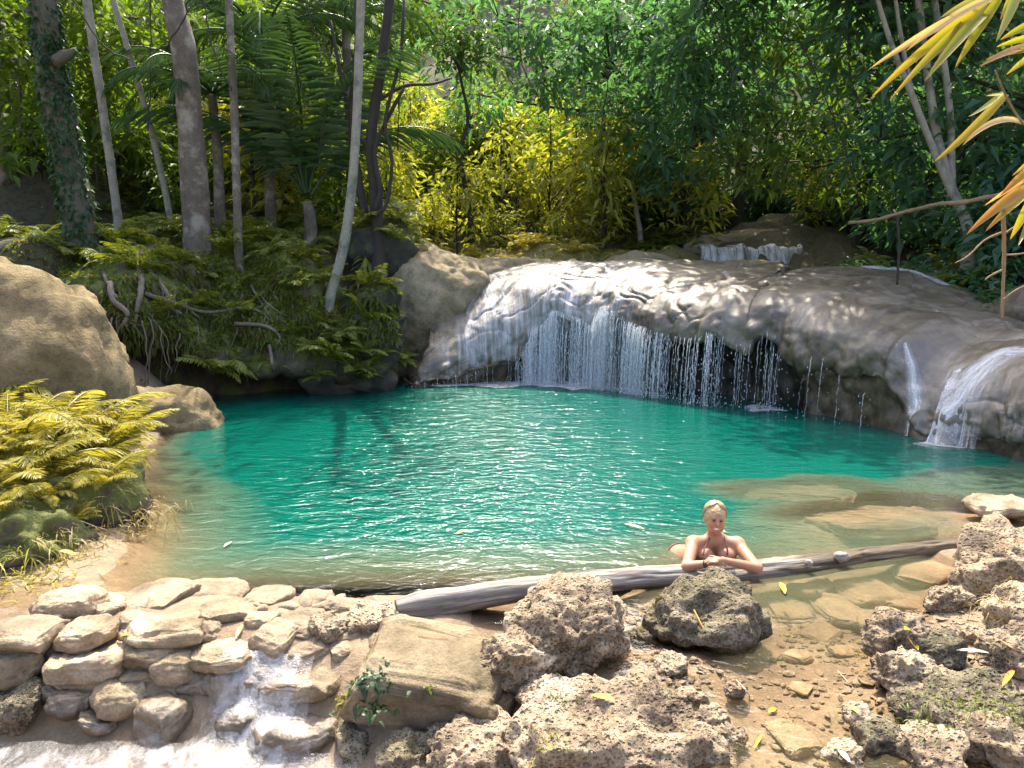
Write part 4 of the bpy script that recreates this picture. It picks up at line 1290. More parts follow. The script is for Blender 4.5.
# ------------------------------------------------------------------ trees traced from the left bank and elsewhere
bank_trees = drop_tree([bank] + [o for o in ROCKS if o['label'].find('dark mossy boulder') >= 0 or o['label'].startswith('dark rock under')] + [ground])
def foot_depth(x, y, dflt):
    a, Yc, Zc = ray(x, y)
    d = Vector((a, Yc, Zc)).normalized()
    hs = [h for h in (tr_.ray_cast(Vector((0, 0, CAMH)), d, 40) for tr_ in bank_trees) if h[0] is not None]
    return min(hs, key=lambda h: h[3])[0].y if hs else dflt
def px_path(pts, Y, dY=0.0):
    return [P(x, y, Y + dY * i / max(len(pts) - 1, 1)) for i, (x, y) in enumerate(pts)]
def traced_tree(name, label, pts, Y, w, bark, crown=None, top=3.5, dY=0.0, rough=.12, seed=1, cat='tree', extra=None, sides=12):
    """pts run from the foot up; w are widths in photo pixels at foot and at the last point"""
    if Y < 16:
        Y = min(max(foot_depth(pts[0][0], pts[0][1] + 6, Y), Y - 1.5), Y + .9) if pts[0][0] < 400 else Y
    path = px_path(pts, Y, dY)
    d = norm(np.array(path[-1]) - np.array(path[-2]))
    path = path + [path[-1] + d * top * .5, path[-1] + d * top + np.array([0, 0, .2])]
    foot = np.array(path[0])
    path = [foot + (foot - np.array(path[1])) * .12 - np.array([0, 0, .7])] + path
    root = empty(name, foot, label, cat)
    pp = catmull(np.array(path) - foot, 46)
    r0, r1 = [v * Y / FPX / 2 for v in w]
    n = len(pp)
    u = np.linspace(0, 1, n)
    rr = np.interp(u, [0, .1, .2, .65, 1], [r0 * 1.6, r0 * 1.15, r0, r1, r1 * .6])
    mb = MB()
    V, F = tube(pp, rr, sides, rough, seed)
    mb.add(V, F)
    rng = np.random.default_rng(seed)
    for br in (extra or []):
        q = catmull(np.array(px_path(br[0], Y + br[2])) - foot, 16)
        V, F = tube(q, np.linspace(br[1][0], br[1][1], 16) * Y / FPX / 2, 7, rough, seed + 3)
        mb.add(V, F)
    if crown:
        cr, ch, ncl, per, L, W, leaf = crown
        top_p = pp[-1]
        cl = []
        for k in range(ncl):
            g = norm(rng.normal(0, 1, 3)) * rng.random() ** .45
            cl.append(top_p + g * np.array([cr, cr, ch / 2]) + np.array([0, 0, ch * .12]))
        for e in cl[:12]:
            s0 = pp[int(rng.integers(int(n * .8), n))]
            V, F = tube(catmull([s0, (s0 + e) / 2 + np.array([0, 0, .25]), e], 7), np.linspace(r1 * .5, .01, 7), 5)
            mb.add(V, F)
    tr_ = mb.build('trunk', bark, root)
    if crown:
        crown_mesh('crown', rng, cl, per, .6, L, W, leaf, root)
    return root, pp, rr
CG = lambda r, h, n: (r, h, n, 14, .26, .11, M['leaf_green'])
ivyt, ipp, irr = traced_tree('ivy_tree', 'thick leaning trunk wrapped in ivy at the left of the bank', [(83, 240), (72, 180), (59, 110), (50, 60), (44, 2)], 13.4, (30, 24), M['bark_moss'], CG(1.8, 3.0, 18), 4.5, 0, .16, 21,
                           extra=[([(55, 62), (66, 56), (76, 50)], (15, 5), -.1), ([(50, 40), (40, 20), (28, 8)], (14, 8), 0)])
rng = np.random.default_rng(8)
n = 2600
i = rng.integers(2, 34, n); u = rng.random(n)[:, None]
c = ipp[i] * (1 - u) + ipp[i + 1] * u
ang = rng.uniform(0, 6.28, n)
dens = fbm(np.stack([ang * .8, i * .16, ang * 0], 1), 2, 5) + .75 - .022 * i
dr = np.stack([np.cos(ang), np.sin(ang), rng.normal(-.1, .3, n)], 1)
kp = rng.random(n) < np.clip(dens + .25, .05, 1)
V, F, T = leaf_cards((c + dr * irr[i][:, None] * 1.0)[kp], norm(dr + np.array([0, 0, -.7]) + rng.normal(0, .35, (n, 3)))[kp], rng.uniform(.07, .13, n)[kp], .075, rng, .3)
build('ivy', V, F, M['ivy'], ivyt, False, {'tint': T})
traced_tree('pale_tree', 'thin whitish trunk just right of the ivy trunk', [(117, 212), (105, 125), (93, 45), (87, 0)], 15.2, (8, 8), M['bark_white'], CG(1.7, 2.5, 18), 4, 0, .06, 22)
traced_tree('pale_pole_tree', 'thinnest pale leaning trunk left of the thick grey trunk', [(169, 212), (150, 125), (128, 50), (112, -4)], 15.8, (6, 5.5), M['bark_white'], CG(1.4, 2.2, 24), 3.6, 0, .05, 23)
traced_tree('grey_tree', 'thickest straight grey trunk rising from the left bank', [(197, 228), (191, 130), (184, 55), (172, -4)], 14.8, (26, 20), M['bark_grey'], CG(2.4, 3.6, 34), 5, 0, .10, 24, sides=16)
traced_tree('slim_brown_tree', 'slim brown straight trunk right of the thick grey trunk', [(238, 236), (235, 130), (231, 50), (229, -4)], 14.6, (8, 6.5), M['bark_grey'], CG(1.5, 2.5, 12), 3.6, 0, .08, 25)
traced_tree('leaning_white_tree', 'leaning white trunk at the right end of the bank', [(329, 302), (344, 245), (355, 150), (361, -4)], 14.9, (10, 8), M['bark_white'], CG(1.2, 2.4, 4), 4, 0, .06, 26)
traced_tree('vine_tree', 'dark twisted twin trunk with curling vines above the tan outcrop', [(378, 262), (376, 200), (371, 140), (382, 62), (390, -4)], 16.8, (13, 9), M['bark_dark'], (1.2, 2.4, 4, 16, .28, .11, M['leaf_teal']), 4, 0, .15, 27,
            extra=[([(372, 235), (360, 190), (352, 120), (358, 50), (357, -10)], (9, 7), .1), ([(374, 212), (380, 190), (375, 150), (392, 110), (404, 88)], (6, 3), -.2),
                   ([(372, 215), (386, 205), (392, 160), (385, 120), (400, 60), (404, 0)], (4, 3), -.3), ([(382, 98), (405, 86), (432, 84), (452, 78)], (4, 2), -.1), ([(372, 158), (352, 120), (340, 70), (330, 20)], (5, 3), .2)])
traced_tree('multi_stem_tree', 'pale multi stemmed tree leaning over the right bank', [(968, 228), (948, 180), (936, 130), (927, 70), (918, -4)], 15.2, (10, 7), M['bark_white'], (1.8, 2.4, 44, 34, .26, .10, M['leaf_teal']), 3.4, .3, .08, 28,
            extra=[([(962, 215), (940, 165), (912, 95), (890, 40), (872, -20)], (8, 4), 0), ([(966, 222), (953, 190), (950, 110), (940, 40), (932, -20)], (8, 6), .1), ([(912, 95), (900, 30), (893, -20)], (5, 3), .1)])
traced_tree('bare_stem_tree', 'slender pale stem standing among dark leaves right of the clearing', [(640, 232), (637, 215), (634, 196), (630, 170)], 23.5, (5, 4), M['bark_white'], (1.2, 2.4, 26, 30, .25, .1, M['leaf_teal']), 1.2, 0, .05, 29)
traced_tree('bent_shrub_tree', 'thin bent dark sapling standing in the sunlit clearing', [(470, 214), (464, 180), (460, 150), (468, 120), (462, 85)], 22.6, (5, 3), M['bark_dark'], (.9, 1.6, 18, 24, .22, .09, M['leaf_olive']), .6, 0, .05, 30)

# overhanging canopy of the dark teal tree filling the top middle: limbs reach out over the falls
def canopy_tree(name, label, foot, H, r0, balls, leaf, bark, seed, L=.36, W=.15, per=15, group=None):
    rng = np.random.default_rng(seed)
    foot = np.array(foot, float)
    root = empty(name, foot, label, 'tree', group)
    mb = MB()
    top = np.array([0.2, -.2, H])
    pth = catmull([(0, 0, -.3), (.15, 0, H * .35), (-.1, -.1, H * .7), top], 22)
    V, F = tube(pth, np.linspace(r0, r0 * .35, 22), 10, .12, seed); mb.add(V, F)
    cl = []
    for (c, r, ncl) in balls:
        c = np.array(c, float) - foot
        s0 = pth[np.clip(int(22 * np.clip((c[2] - .25 * np.hypot(c[0], c[1])) / H, .3, .97)), 0, 21)]
        mid = (s0 + c) / 2 + np.array([0, 0, .3]) + rng.normal(0, .15, 3)
        V, F = tube(catmull([s0, mid, c], 12), np.linspace(r0 * .35, .02, 12), 7, .1, seed); mb.add(V, F)
        for k in range(ncl):
            g = norm(rng.normal(0, 1, 3)) * rng.random() ** .4
            e = c + g * r * np.array([1, 1, .75])
            cl.append(e)
            if k % 4 == 0:
                V, F = tube([c + (e - c) * .1, (c + e) / 2 + np.array([0, 0, .1]), e], [.022, .014, .006], 4); mb.add(V, F)
    mb.build('trunk', bark, root)
    crown_mesh('crown', rng, np.array(cl), per, .5, L, W, leaf, root, .4)
    return root
def ball(px, py, Y, rpx_, n): return (P(px, py, Y), rpx_ * Y / FPX, n)
canopy_tree('canopy_tree', 'big dark blue green tree whose leafy limbs hang across the top middle', (4.4, 26.8, gz(4.4, 26.8)), 11, .22,
            [ball(500, 20, 22.9, 55, 26), ball(450, 45, 23.4, 45, 18), ball(560, 30, 22.9, 55, 28), ball(610, 60, 22.0, 52, 26), ball(545, 85, 23.4, 32, 12), ball(480, 95, 23.9, 28, 9), ball(660, 30, 21.5, 55, 28), ball(640, 110, 22.5, 40, 16),
             ball(420, 0, 22.9, 40, 12), ball(660, -50, 21.5, 70, 20), ball(590, 130, 24.4, 22, 6)], M['leaf_teal'], M['bark_dark'], 61)
canopy_tree('hanging_tree', 'tall blue green tree with hanging foliage right of the clearing', (7.0, 24.6, gz(7.0, 24.6)), 10, .2,
            [ball(700, 60, 20.5, 55, 30), ball(690, 130, 21, 48, 26), ball(725, 10, 20, 60, 30), ball(660, 165, 22, 34, 14), ball(760, 90, 20.5, 42, 16), ball(720, -50, 20, 70, 26)], M['leaf_teal'], M['bark_dark'], 62)
canopy_tree('arching_tree', 'olive green tree arching over the creek ledges', (9.4, 21.4, gz(9.4, 21.4)), 8, .15,
            [ball(735, 165, 20, 40, 16), ball(770, 130, 19.5, 45, 16), ball(830, 110, 19, 50, 18), ball(810, 170, 19, 40, 13), ball(860, 180, 18.5, 38, 13), ball(835, 50, 19, 55, 20), ball(790, 40, 19.5, 40, 14)], M['leaf_olive'], M['bark_dark'], 63, .30, .10, 15)
canopy_tree('bank_tree', 'dark leafed tree over the right bank behind the pale stems', (11.5, 17.0, gz(11.5, 17)), 8.5, .2,
            [ball(900, 60, 16.5, 60, 26), ball(960, 120, 16, 55, 22), ball(880, 140, 17, 45, 16), ball(1000, 30, 16, 70, 26), ball(1010, 180, 15.5, 50, 18), ball(930, 0, 16.5, 70, 26), ball(905, 200, 17, 30, 10), ball(860, 0, 17, 60, 20), ball(990, 230, 15, 36, 10), (np.array([4.8, 16.8, 9.5]), 1.7, 24), (np.array([5.6, 15.4, 9.3]), 1.6, 22), (np.array([6.3, 14.0, 9.0]), 1.6, 20), (np.array([4.0, 16.2, 9.9]), 1.2, 12), (np.array([5.0, 18.6, 9.6]), 1.5, 18), (np.array([7.2, 16.5, 9.2]), 1.6, 18)], M['leaf_teal'], M['bark_dark'], 64)  # last high balls are added above the view to shade the dome
canopy_tree('added_shade_tree', 'tree added on the right bank so that its out of view crown shades the rock dome', (11.2, 19.6, gz(11.2, 19.6)), 10.5, .22, [(np.array(c_) + np.array([1.7, .4, 0]), 1.5, 22) for c_ in [(4.6, 17.4, 9.7), (5.6, 16.2, 9.6), (6.4, 14.8, 9.3), (4.6, 19.4, 10), (5.8, 18.2, 9.8), (6.8, 16.9, 9.6), (7.4, 15.4, 9.4), (4.4, 15.9, 9.7), (5.4, 14.6, 9.4)]], M['leaf_teal'], M['bark_dark'], 68, .36, .15, 24)  # invented tree, crown set above the view to shade the dome's right side
canopy_tree('left_canopy_tree', 'green tree whose fine foliage fills the top left behind the trunks', (-12.5, 19.5, gz(-12.5, 19.5)), 10, .2,
            [ball(20, 40, 18, 60, 24), ball(70, 90, 18.5, 45, 14), ball(20, 140, 18, 50, 16), ball(120, 60, 19, 45, 14), ball(150, 20, 19, 50, 16), ball(0, -30, 18, 80, 24), ball(100, -10, 18.5, 60, 18), ball(120, 150, 19.5, 34, 9)], M['leaf_green'], M['bark_grey'], 65)
canopy_tree('middle_canopy_tree', 'green tree filling the gap behind the palms', (-5.6, 24, gz(-5.6, 24)), 10, .18,
            [ball(250, 30, 21, 50, 18), ball(310, 20, 21, 45, 16), ball(330, 70, 22, 40, 12), ball(270, 90, 22, 36, 10), ball(220, -20, 21, 60, 18), ball(390, 10, 22, 40, 12), ball(340, -30, 21, 60, 18)], M['leaf_olive'], M['bark_grey'], 66)

# ------------------------------------------------------------------ fronds, ferns, palms
def frond(rng, L, pairs, leafL, leafW, arch=.9, start=.12, hang=.35, leafang=.9, width_pow=.7, lead=np.array([1.0, 0, 0])):
    """one feather frond growing along +x and arching down; returns rachis tube and leaflets"""
    n = 18
    u = np.linspace(0, 1, n)
    a0 = rng.uniform(.65, 1.3)
    ang = a0 - arch * 1.6 * u ** 1.4
    dx = np.cos(ang) * L / n; dz = np.sin(ang) * L / n
    side = rng.normal(0, .06)
    path = np.stack([np.cumsum(dx) - dx[0], side * u ** 2 * L, np.cumsum(dz) - dz[0]], 1)
    V, F = tube(path, np.linspace(.010, .003, n) * L, 4, cap=False)
    s = np.linspace(start, .985, pairs)
    tang = norm(np.gradient(path, axis=0))
    Pb, D, LL = [], [], []
    for sg in (1, -1):
        p = np.stack([np.interp(s, u, path[:, c]) for c in range(3)], 1)
        tg = norm(np.stack([np.interp(s, u, tang[:, c]) for c in range(3)], 1))
        lat = norm(np.cross(tg, np.array([0, 0, 1.0]))) * sg
        upv = np.cross(lat, tg) * sg
        la = leafang * (1 - .45 * s)[:, None]
        d = norm(tg * np.cos(la) + lat * np.sin(la) + np.array([0, 0, -hang]) * rng.uniform(.4, 1.2, (pairs, 1)) + rng.normal(0, .07, (pairs, 3)))
        Pb.append(p); D.append(d)
        LL.append(leafL * np.sin(np.pi * np.clip(.16 + .84 * s, 0, 1)) ** width_pow * rng.uniform(.85, 1.1, pairs) + .01)
    Pb, D, LL = np.concatenate(Pb), np.concatenate(D), np.concatenate(LL)
    V2, F2, T = leaf_cards(Pb, D, LL, leafW, rng, .22, fold=.05)
    T = T * .5 + rng.random() * .5
    return (V, F), (V2, F2, T)
def rotz(V, a):
    c, s = math.cos(a), math.sin(a)
    return V @ np.array([[c, s, 0], [-s, c, 0], [0, 0, 1]])
def fern(name, label, group, seed, L, nf, pairs, mat, leafL=.16, leafW=.032):
    rng = np.random.default_rng(seed)
    root = empty(name, (0, 0, 0), label, 'fern', group)
    mb = MB()
    for k in range(nf):
        l = L * rng.uniform(.6, 1.1)
        (V, F), (V2, F2, T) = frond(rng, l, pairs, leafL * l / .7, leafW * l / .7, rng.uniform(.7, 1.15), .1, .15, 1.15, .9)
        a = k * 2.4 + rng.normal(0, .3)
        mb.add(rotz(V, a), F, .4)
        mb.add(rotz(V2, a), F2, np.clip(T, 0, 1))
    mb.build('fronds', mat, root, False)
    return root
ferns = [fern('fern', 'green fern arching out of the mossy left bank', 'ferns on the left bank', 700 + k, [.75, .6, .9][k], [11, 9, 13][k], 20, M['fern']) for k in range(3)]
gold_ferns = [fern('golden_fern', 'large yellow green fern in the sunlit clump at the left edge', 'golden ferns at the left edge', 710 + k, [.95, .8][k], [14, 12][k], 34, M['fern_gold'], .15, .017) for k in range(2)]
hill_ferns = [fern('yellow_fern', 'bright yellow fern at the sunlit edge of the clearing', 'yellow ferns below the clearing', 720 + k, .85, 12, 18, M['fern_gold']) for k in range(2)]
used = set()
def put_fern(src, loc, rz, s, label=None, group=None, rx=0.0, ry=0.0):
    if src.name not in used:
        used.add(src.name)
        src.location = tuple(loc); src.rotation_euler = (rx, ry, rz); src.scale = (s, s, s)
        return src
    return dup(src, loc, rz, s, label, group, rx, ry)

bank_trees = drop_tree([bank] + [o for o in ROCKS if o['label'].find('dark mossy boulder') >= 0 or o['label'].startswith('dark rock under')] + [ground])
rg = np.random.default_rng(55)
lst = []
tries = 0
while len(lst) < 150 and tries < 5000:
    tries += 1
    x = rg.uniform(-10.5, -2.2); y = rg.uniform(13.2, 20.5)
    if x < -6.6 and y < 13.4 - (x + 6.6) * .2: continue
    if not ok_far(x, y, lst, .42): continue
    h, nn = drop(bank_trees, x, y)
    if h.z < .35: continue
    lst.append((x, y))
    put_fern(ferns[len(lst) % 3], h - Vector((0, 0, .04)), rg.uniform(0, 6.28), rg.uniform(.7, 1.35), rx=-nn.y * .5, ry=nn.x * .5)
for k, (px, py, Y, s) in enumerate([(345, 335, 14.7, .9), (362, 352, 14.6, 1.0), (330, 360, 14.3, .95), (350, 372, 14.4, .9), (312, 352, 14.2, .8), (375, 365, 14.9, .8), (335, 340, 14.6, .8), (318, 378, 14.2, .7), (365, 382, 14.6, .6)]):
    put_fern(ferns[k % 3], P(px, py, Y + .25), rg.uniform(0, 6.28), s, 'green fern spilling over the dark corner rocks of the bank', 'ferns at the bank corner', rx=.35)
rg = np.random.default_rng(56)
mound_trees = drop_tree([ground] + [o for o in ROCKS if o.name.startswith('fern_mound')])
for k in range(44):
    for _ in range(50):
        x = rg.uniform(-6.4, -3.8); y = rg.uniform(6.7, 8.9)
        if x > np.interp(y, [6.7, 7.2, 7.8, 8.4, 8.9], [-4.5, -4.1, -4.15, -4.5, -4.9]): continue
        break
    put_fern(gold_ferns[k % 2], (x, y, max(gz(x, y), drop(mound_trees, x, y)[0].z) - .04), rg.uniform(0, 6.28), rg.uniform(.85, 1.35))
for k in range(26):
    x = rg.uniform(-5.4, -3.8); y = rg.uniform(6.1, 7.1)
    h = drop(mound_trees, x, y)
    put_fern(gold_ferns[k % 2], h[0] - Vector((0, 0, .03)), rg.uniform(0, 6.28), rg.uniform(.45, .75), rx=.35 * rg.random())
for k in range(26):
    x = rg.uniform(-3.4, 3.2); y = rg.uniform(20.9, 22.8)
    put_fern(hill_ferns[k % 2], (x, y, gz(x, y) - .03), rg.uniform(0, 6.28), rg.uniform(.6, 1.1))
for k in range(22):
    x = rg.uniform(3.4, 6.4); y = rg.uniform(22.6, 24.2)
    put_fern(ferns[k % 3], (x, y, gz(x, y) - .03), rg.uniform(0, 6.28), rg.uniform(.7, 1.2), 'green fern at the foot of the dark trees behind the creek ledges', 'ferns behind the creek ledges')
for k, (px, py, Y, s_) in enumerate([(890, 262, 16.2, .5), (930, 258, 16, .6), (965, 262, 15.2, .6), (1000, 270, 14.6, .65), (1030, 280, 14, .7), (915, 272, 15.4, .35), (955, 285, 14.6, .4), (985, 300, 14, .45), (1015, 312, 13.4, .45), (860, 255, 17, .4), (845, 240, 18.5, .5), (1040, 300, 13, .6)]):
    c = P(px, py, Y)
    fo.put('darkbush', c[0], c[1], s_, k * 1.7, 0)
for k, (px, py, Y) in enumerate([(880, 275, 15.8), (905, 280, 15.3), (935, 292, 14.7), (965, 303, 14.1), (992, 316, 13.5), (1020, 322, 13), (1005, 296, 14), (950, 272, 15.3), (975, 285, 14.6), (870, 262, 16.5)]):
    put_fern(ferns[k % 3], P(px, py, Y), k * 2.1, .8, 'shaded fern hanging on the dark right bank', 'ferns on the right bank', rx=.5)
rg = np.random.default_rng(57)
nf = 0
while nf < 34:
    x = rg.uniform(8.0, 13); y = rg.uniform(10.5, 20)
    z = gz(x, y)
    if z < 1.2 or (y > 15.5 and x < 9.2): continue
    nf += 1
    put_fern(ferns[nf % 3], (x, y, z), rg.uniform(0, 6.28), rg.uniform(.6, 1.1), 'shaded fern hanging on the dark right bank', 'ferns on the right bank')

def palm(name, label, loc, H, r0, fr, seed, mat):
    rng = np.random.default_rng(seed)
    root = empty(name, loc, label, 'palm')
    if H > .3:
        V, F = tube(catmull([(0, 0, -.3), (.05, 0, H * .5), (0, 0, H)], 20), np.linspace(r0 * 1.2, r0 * .8, 20), 9, .08, seed)
        build('trunk', V, F, M['bark_grey'], root)
    for (az, el, L, arch) in fr:
        n_ = 38
        u = np.linspace(0, 1, 22)
        ang = el - arch * u ** 1.5
        dx = np.cos(ang) * L / 22; dz = np.sin(ang) * L / 22
        path = np.stack([np.cumsum(dx), 0 * u, np.cumsum(dz)], 1)
        mb = MB()
        V, F = tube(path, np.linspace(.035, .006, 22), 5, cap=False)
        mb.add(rotz(V, az) + np.array([0, 0, H]), F, .3)
        tang = norm(np.gradient(path, axis=0))
        s = np.linspace(.14, .99, n_)
        for sg in (1, -1):
            p = np.stack([np.interp(s, u, path[:, c]) for c in range(3)], 1)
            tg = norm(np.stack([np.interp(s, u, tang[:, c]) for c in range(3)], 1))
            lat = np.array([0, 1.0, 0]) * sg
            la = (1.05 - .6 * s)[:, None]
            d = norm(tg * np.cos(la) + lat * np.sin(la) + np.array([0, 0, -.30]) * rng.uniform(.5, 1.3, (n_, 1)) + rng.normal(0, .04, (n_, 3)))
            LL = L * .26 * np.sin(np.pi * np.clip(.22 + .72 * s, 0, 1)) ** .6 * rng.uniform(.9, 1.08, n_)
            V2, F2, T = leaf_cards(p, d, LL, .026, rng, .3, fold=.05)
            mb.add(rotz(V2, az) + np.array([0, 0, H]), F2, T * .6 + rng.random() * .4)
        mb.build('frond', mat, root, False)
    return root
p0 = P(308, 222, 17.6)
palm('palm', 'tall feathery palm with arching fronds right of the slim brown trunk', (p0[0], p0[1], gz(p0[0], p0[1])), .9, .14,
     [(0.3, 1.45, 4.6, .9), (3.0, 1.25, 5.0, 1.3), (2.6, 1.35, 4.6, 1.2), (1.2, 1.2, 4.2, 1.2), (-.6, 1.25, 4.6, 1.3), (3.6, 1.0, 4.4, 1.5), (.1, 1.0, 4.0, 1.5), (-1.4, 1.3, 4.6, 1.2), (4.4, 1.25, 4.2, 1.3), (2.0, 1.45, 5.2, 1.0), (3.2, 1.5, 5.2, .9)], 81, M['palm'])
p0 = P(212, 95, 17.0)
palm('fan_palm', 'palm with drooping pale green fronds behind the thick grey trunk', (p0[0], p0[1], gz(p0[0], p0[1])), p0[2] - gz(p0[0], p0[1]), .11,
     [(3.1, .5, 2.2, 1.7), (3.7, .6, 2.3, 1.6), (2.5, .5, 2.0, 1.7), (0.0, .6, 2.3, 1.6), (-.7, .6, 2.3, 1.7), (.7, .7, 2.2, 1.6), (-1.6, .5, 2.0, 1.7), (4.4, .7, 2.2, 1.6), (3.3, .95, 2.4, 1.5), (-.2, 1.0, 2.4, 1.5), (1.6, .9, 2.0, 1.4)], 82, M['palm'])
p0 = P(345, 20, 19.5)
palm('upper_palm', 'palm crown high behind the leaning white trunk', (p0[0], p0[1], gz(p0[0], p0[1])), p0[2] - gz(p0[0], p0[1]), .12,
     [(k * .62, .9 - .25 * (k % 3), 2.8, 1.6) for k in range(10)], 83, M['palm'])
p0 = P(262, 40, 18.5)
palm('dark_palm', 'palm crown high between the slim brown trunk and the feathery palm', (p0[0], p0[1], gz(p0[0], p0[1])), p0[2] - gz(p0[0], p0[1]), .12,
     [(k * .6 + .2, .85 - .25 * (k % 3), 2.9, 1.6) for k in range(11)], 84, M['palm'])

# small broad leaved sapling between the trunks
make = make_tree('dark_sapling', 'dark broad leafed sapling between the slim brown trunk and the feathery palm', 'shrub', None, 90, 2.2, .03, 1.55, .75, 1.3, 26, 16, .26, .12, M['leaf_teal'], M['bark_dark'], limbs=10, spread=.3)
p0 = P(268, 230, 16.6)
make.location = (p0[0], p0[1], gz(p0[0], p0[1]))

# low cover: tiny leaves over the bank face and forest floor
def cover(name, label, trees, n, xr, yr, seed, L, mat, zmin=-9, keep=None):
    rng = np.random.default_rng(seed)
    Pb, Dd = [], []
    for _ in range(n):
        x, y = rng.uniform(*xr), rng.uniform(*yr)
        if keep and not keep(x, y): continue
        r = drop(trees, x, y)
        if r is None or r[0].z < zmin: continue
        if fbm(np.array([[x * .9, y * .9, r[0].z]]), 2, seed)[0] < -.25: continue
        Pb.append(r[0]); Dd.append(r[1])
    Pb = np.array([p[:] for p in Pb]); Dd = np.array([p[:] for p in Dd])
    D = norm(Dd * .5 + rng.normal(0, .7, Pb.shape) + np.array([0, 0, .15]))
    V, F, T = leaf_cards(Pb, D, rng.uniform(.5, 1.3, len(Pb)) * L, rng.uniform(.3, .5, len(Pb)) * L, rng, .4)
    o = build(name, V, F, mat, None, False, {'tint': T})
    return tag(o, label, 'ground cover', kind='stuff')
cover('ground_cover', 'tiny green leaves covering the mossy left bank', bank_trees, 22000, (-10, -2.3), (13, 20), 91, .15, M['fern'], .5)
def cover_face(name, label, trees, n, xr, zr, seed, L, mat):
    rng = np.random.default_rng(seed)
    Pb, Dd = [], []
    for _ in range(n):
        x, z = rng.uniform(*xr), rng.uniform(*zr)
        if fbm(np.array([[x * 1.1, z * 1.3, 0]]), 3, seed)[0] < -.05: continue
        hs = [h for h in (tr_.ray_cast(Vector((x, 10.0, z)), Vector((0, 1, 0))) for tr_ in trees) if h[0] is not None]
        if not hs: continue
        h = min(hs, key=lambda a: a[3])
        if h[3] > 9: continue
        nn = h[1] if h[1].y < 0 else -h[1]
        Pb.append(h[0][:]); Dd.append(nn[:])
    Pb = np.array(Pb); Dd = np.array(Dd)
    D = norm(Dd * .7 + rng.normal(0, .6, Pb.shape) + np.array([0, 0, -.35]))
    V, F, T = leaf_cards(Pb, D, rng.uniform(.5, 1.4, len(Pb)) * L, rng.uniform(.3, .5, len(Pb)) * L, rng, .5)
    return tag(build(name, V, F, mat, None, False, {'tint': T}), label, 'ground cover', kind='stuff')
cover_face('creeping_plants', 'small creeping leaves on the steep face of the left bank', bank_trees[:-1], 9000, (-8, -2.3), (1.0, 3.1), 94, .13, M['fern'])
cover('leaf_litter', 'low yellowish leaves covering the sunlit clearing floor', [bank_trees[-1]], 6000, (-5, 4.5), (19.8, 27), 92, .14, M['leaf_yellow'], .5)
cover('undergrowth', 'low dark leaves covering the shaded right bank', [bank_trees[-1]], 9000, (7.8, 15), (10.5, 24), 93, .14, M['leaf_teal'], 1.0, lambda x, y: not (y > 15 and x < 9.4))

# ------------------------------------------------------------------ driftwood log
lp = [G(396, 609, .07), G(455, 600, .08), G(520, 590, .09), G(640, 578, .05), G(716, 574, .03), G(800, 567, .01), G(880, 556, -.01), G(985, 544, -.03), G(1030, 538, -.04)]
n = 260
ax = catmull(lp, n)
u = np.linspace(0, 1, n)
sides = 48
base_r = np.interp(u, [0, .05, .2, .45, .62, .8, 1], [.062, .098, .094, .090, .09, .085, .08])
tg = norm(np.gradient(ax, axis=0))
a_ = norm(np.cross(tg, np.array([0, 0, 1.0]))); b_ = np.cross(a_, tg)
ang = np.linspace(0, 2 * math.pi, sides, endpoint=False)
s_ = np.concatenate([[0], np.cumsum(np.linalg.norm(np.diff(ax, axis=0), axis=1))])
SS, AA = np.meshgrid(s_, ang, indexing='ij')
q = np.stack([SS * .9, np.cos(AA) * 1.0, np.sin(AA) * 1.0], -1).reshape(-1, 3)
q2 = np.stack([SS * 1.4, AA * 4.0, AA * 0], -1).reshape(-1, 3)
crk = np.abs(vnoise(q2, 5)).reshape(n, sides)
R = base_r[:, None] * (1 + .13 * fbm(q * 1.3, 3, 4).reshape(n, sides) + .05 * fbm(np.stack([SS * 3, np.cos(AA) * 5, np.sin(AA) * 5], -1).reshape(-1, 3), 3, 6).reshape(n, sides) - .16 * np.exp(-(crk / .09) ** 2))
V = (ax[:, None, :] + a_[:, None, :] * (R * np.cos(AA))[..., None] + b_[:, None, :] * (R * np.sin(AA))[..., None]).reshape(-1, 3)
i = np.arange(n - 1)[:, None] * sides; j = np.arange(sides)[None]; k = (j + 1) % sides
F = np.stack([i + j, i + k, i + sides + k, i + sides + j], -1).reshape(-1, 4)
V = np.concatenate([V, ax[:1] + tg[:1] * .02, ax[-1:]])
jj = np.arange(sides); kk = (jj + 1) % sides
caps = np.concatenate([np.stack([kk, jj, np.full(sides, n * sides)], 1), np.stack([(n - 1) * sides + jj, (n - 1) * sides + kk, np.full(sides, n * sides + 1)], 1)])
wet = smooth(.585, .625, u[:, None] + .035 * fbm(q2 * .8, 2, 9).reshape(n, sides))
t = NT('driftwood')
uvn = t.coord('Object')
gr = t.n('ShaderNodeUVMap', uv_map='UVMap').outputs[0]
g1 = t.noise(t.n('ShaderNodeMapping', {'Vector': gr, 'Scale': (2.2, 26, 1)}).outputs[0], 1.0, 6, .7, .3)
g2 = t.noise(t.n('ShaderNodeMapping', {'Vector': gr, 'Scale': (1.0, 7, 1)}).outputs[0], 1.6, 4, .6)
c1 = t.ramp(g1, [(.28, (.09, .072, .055)), (.5, (.26, .23, .195)), (.7, (.45, .415, .37))])
c1 = t.mix(t.ramp(g2, [(.35, .65), (.5, 0.0)]), c1, (.10, .08, .06))
c2 = t.ramp(g1, [(.3, (.025, .018, .01)), (.55, (.10, .07, .035)), (.75, (.13, .12, .05))])
t.m.node_tree  # same wood, bleached above and soaked where it lies in the pool
wt = t.attr('wet')
hb = t.math('ADD', g1, t.math('MULTIPLY', g2, .6))
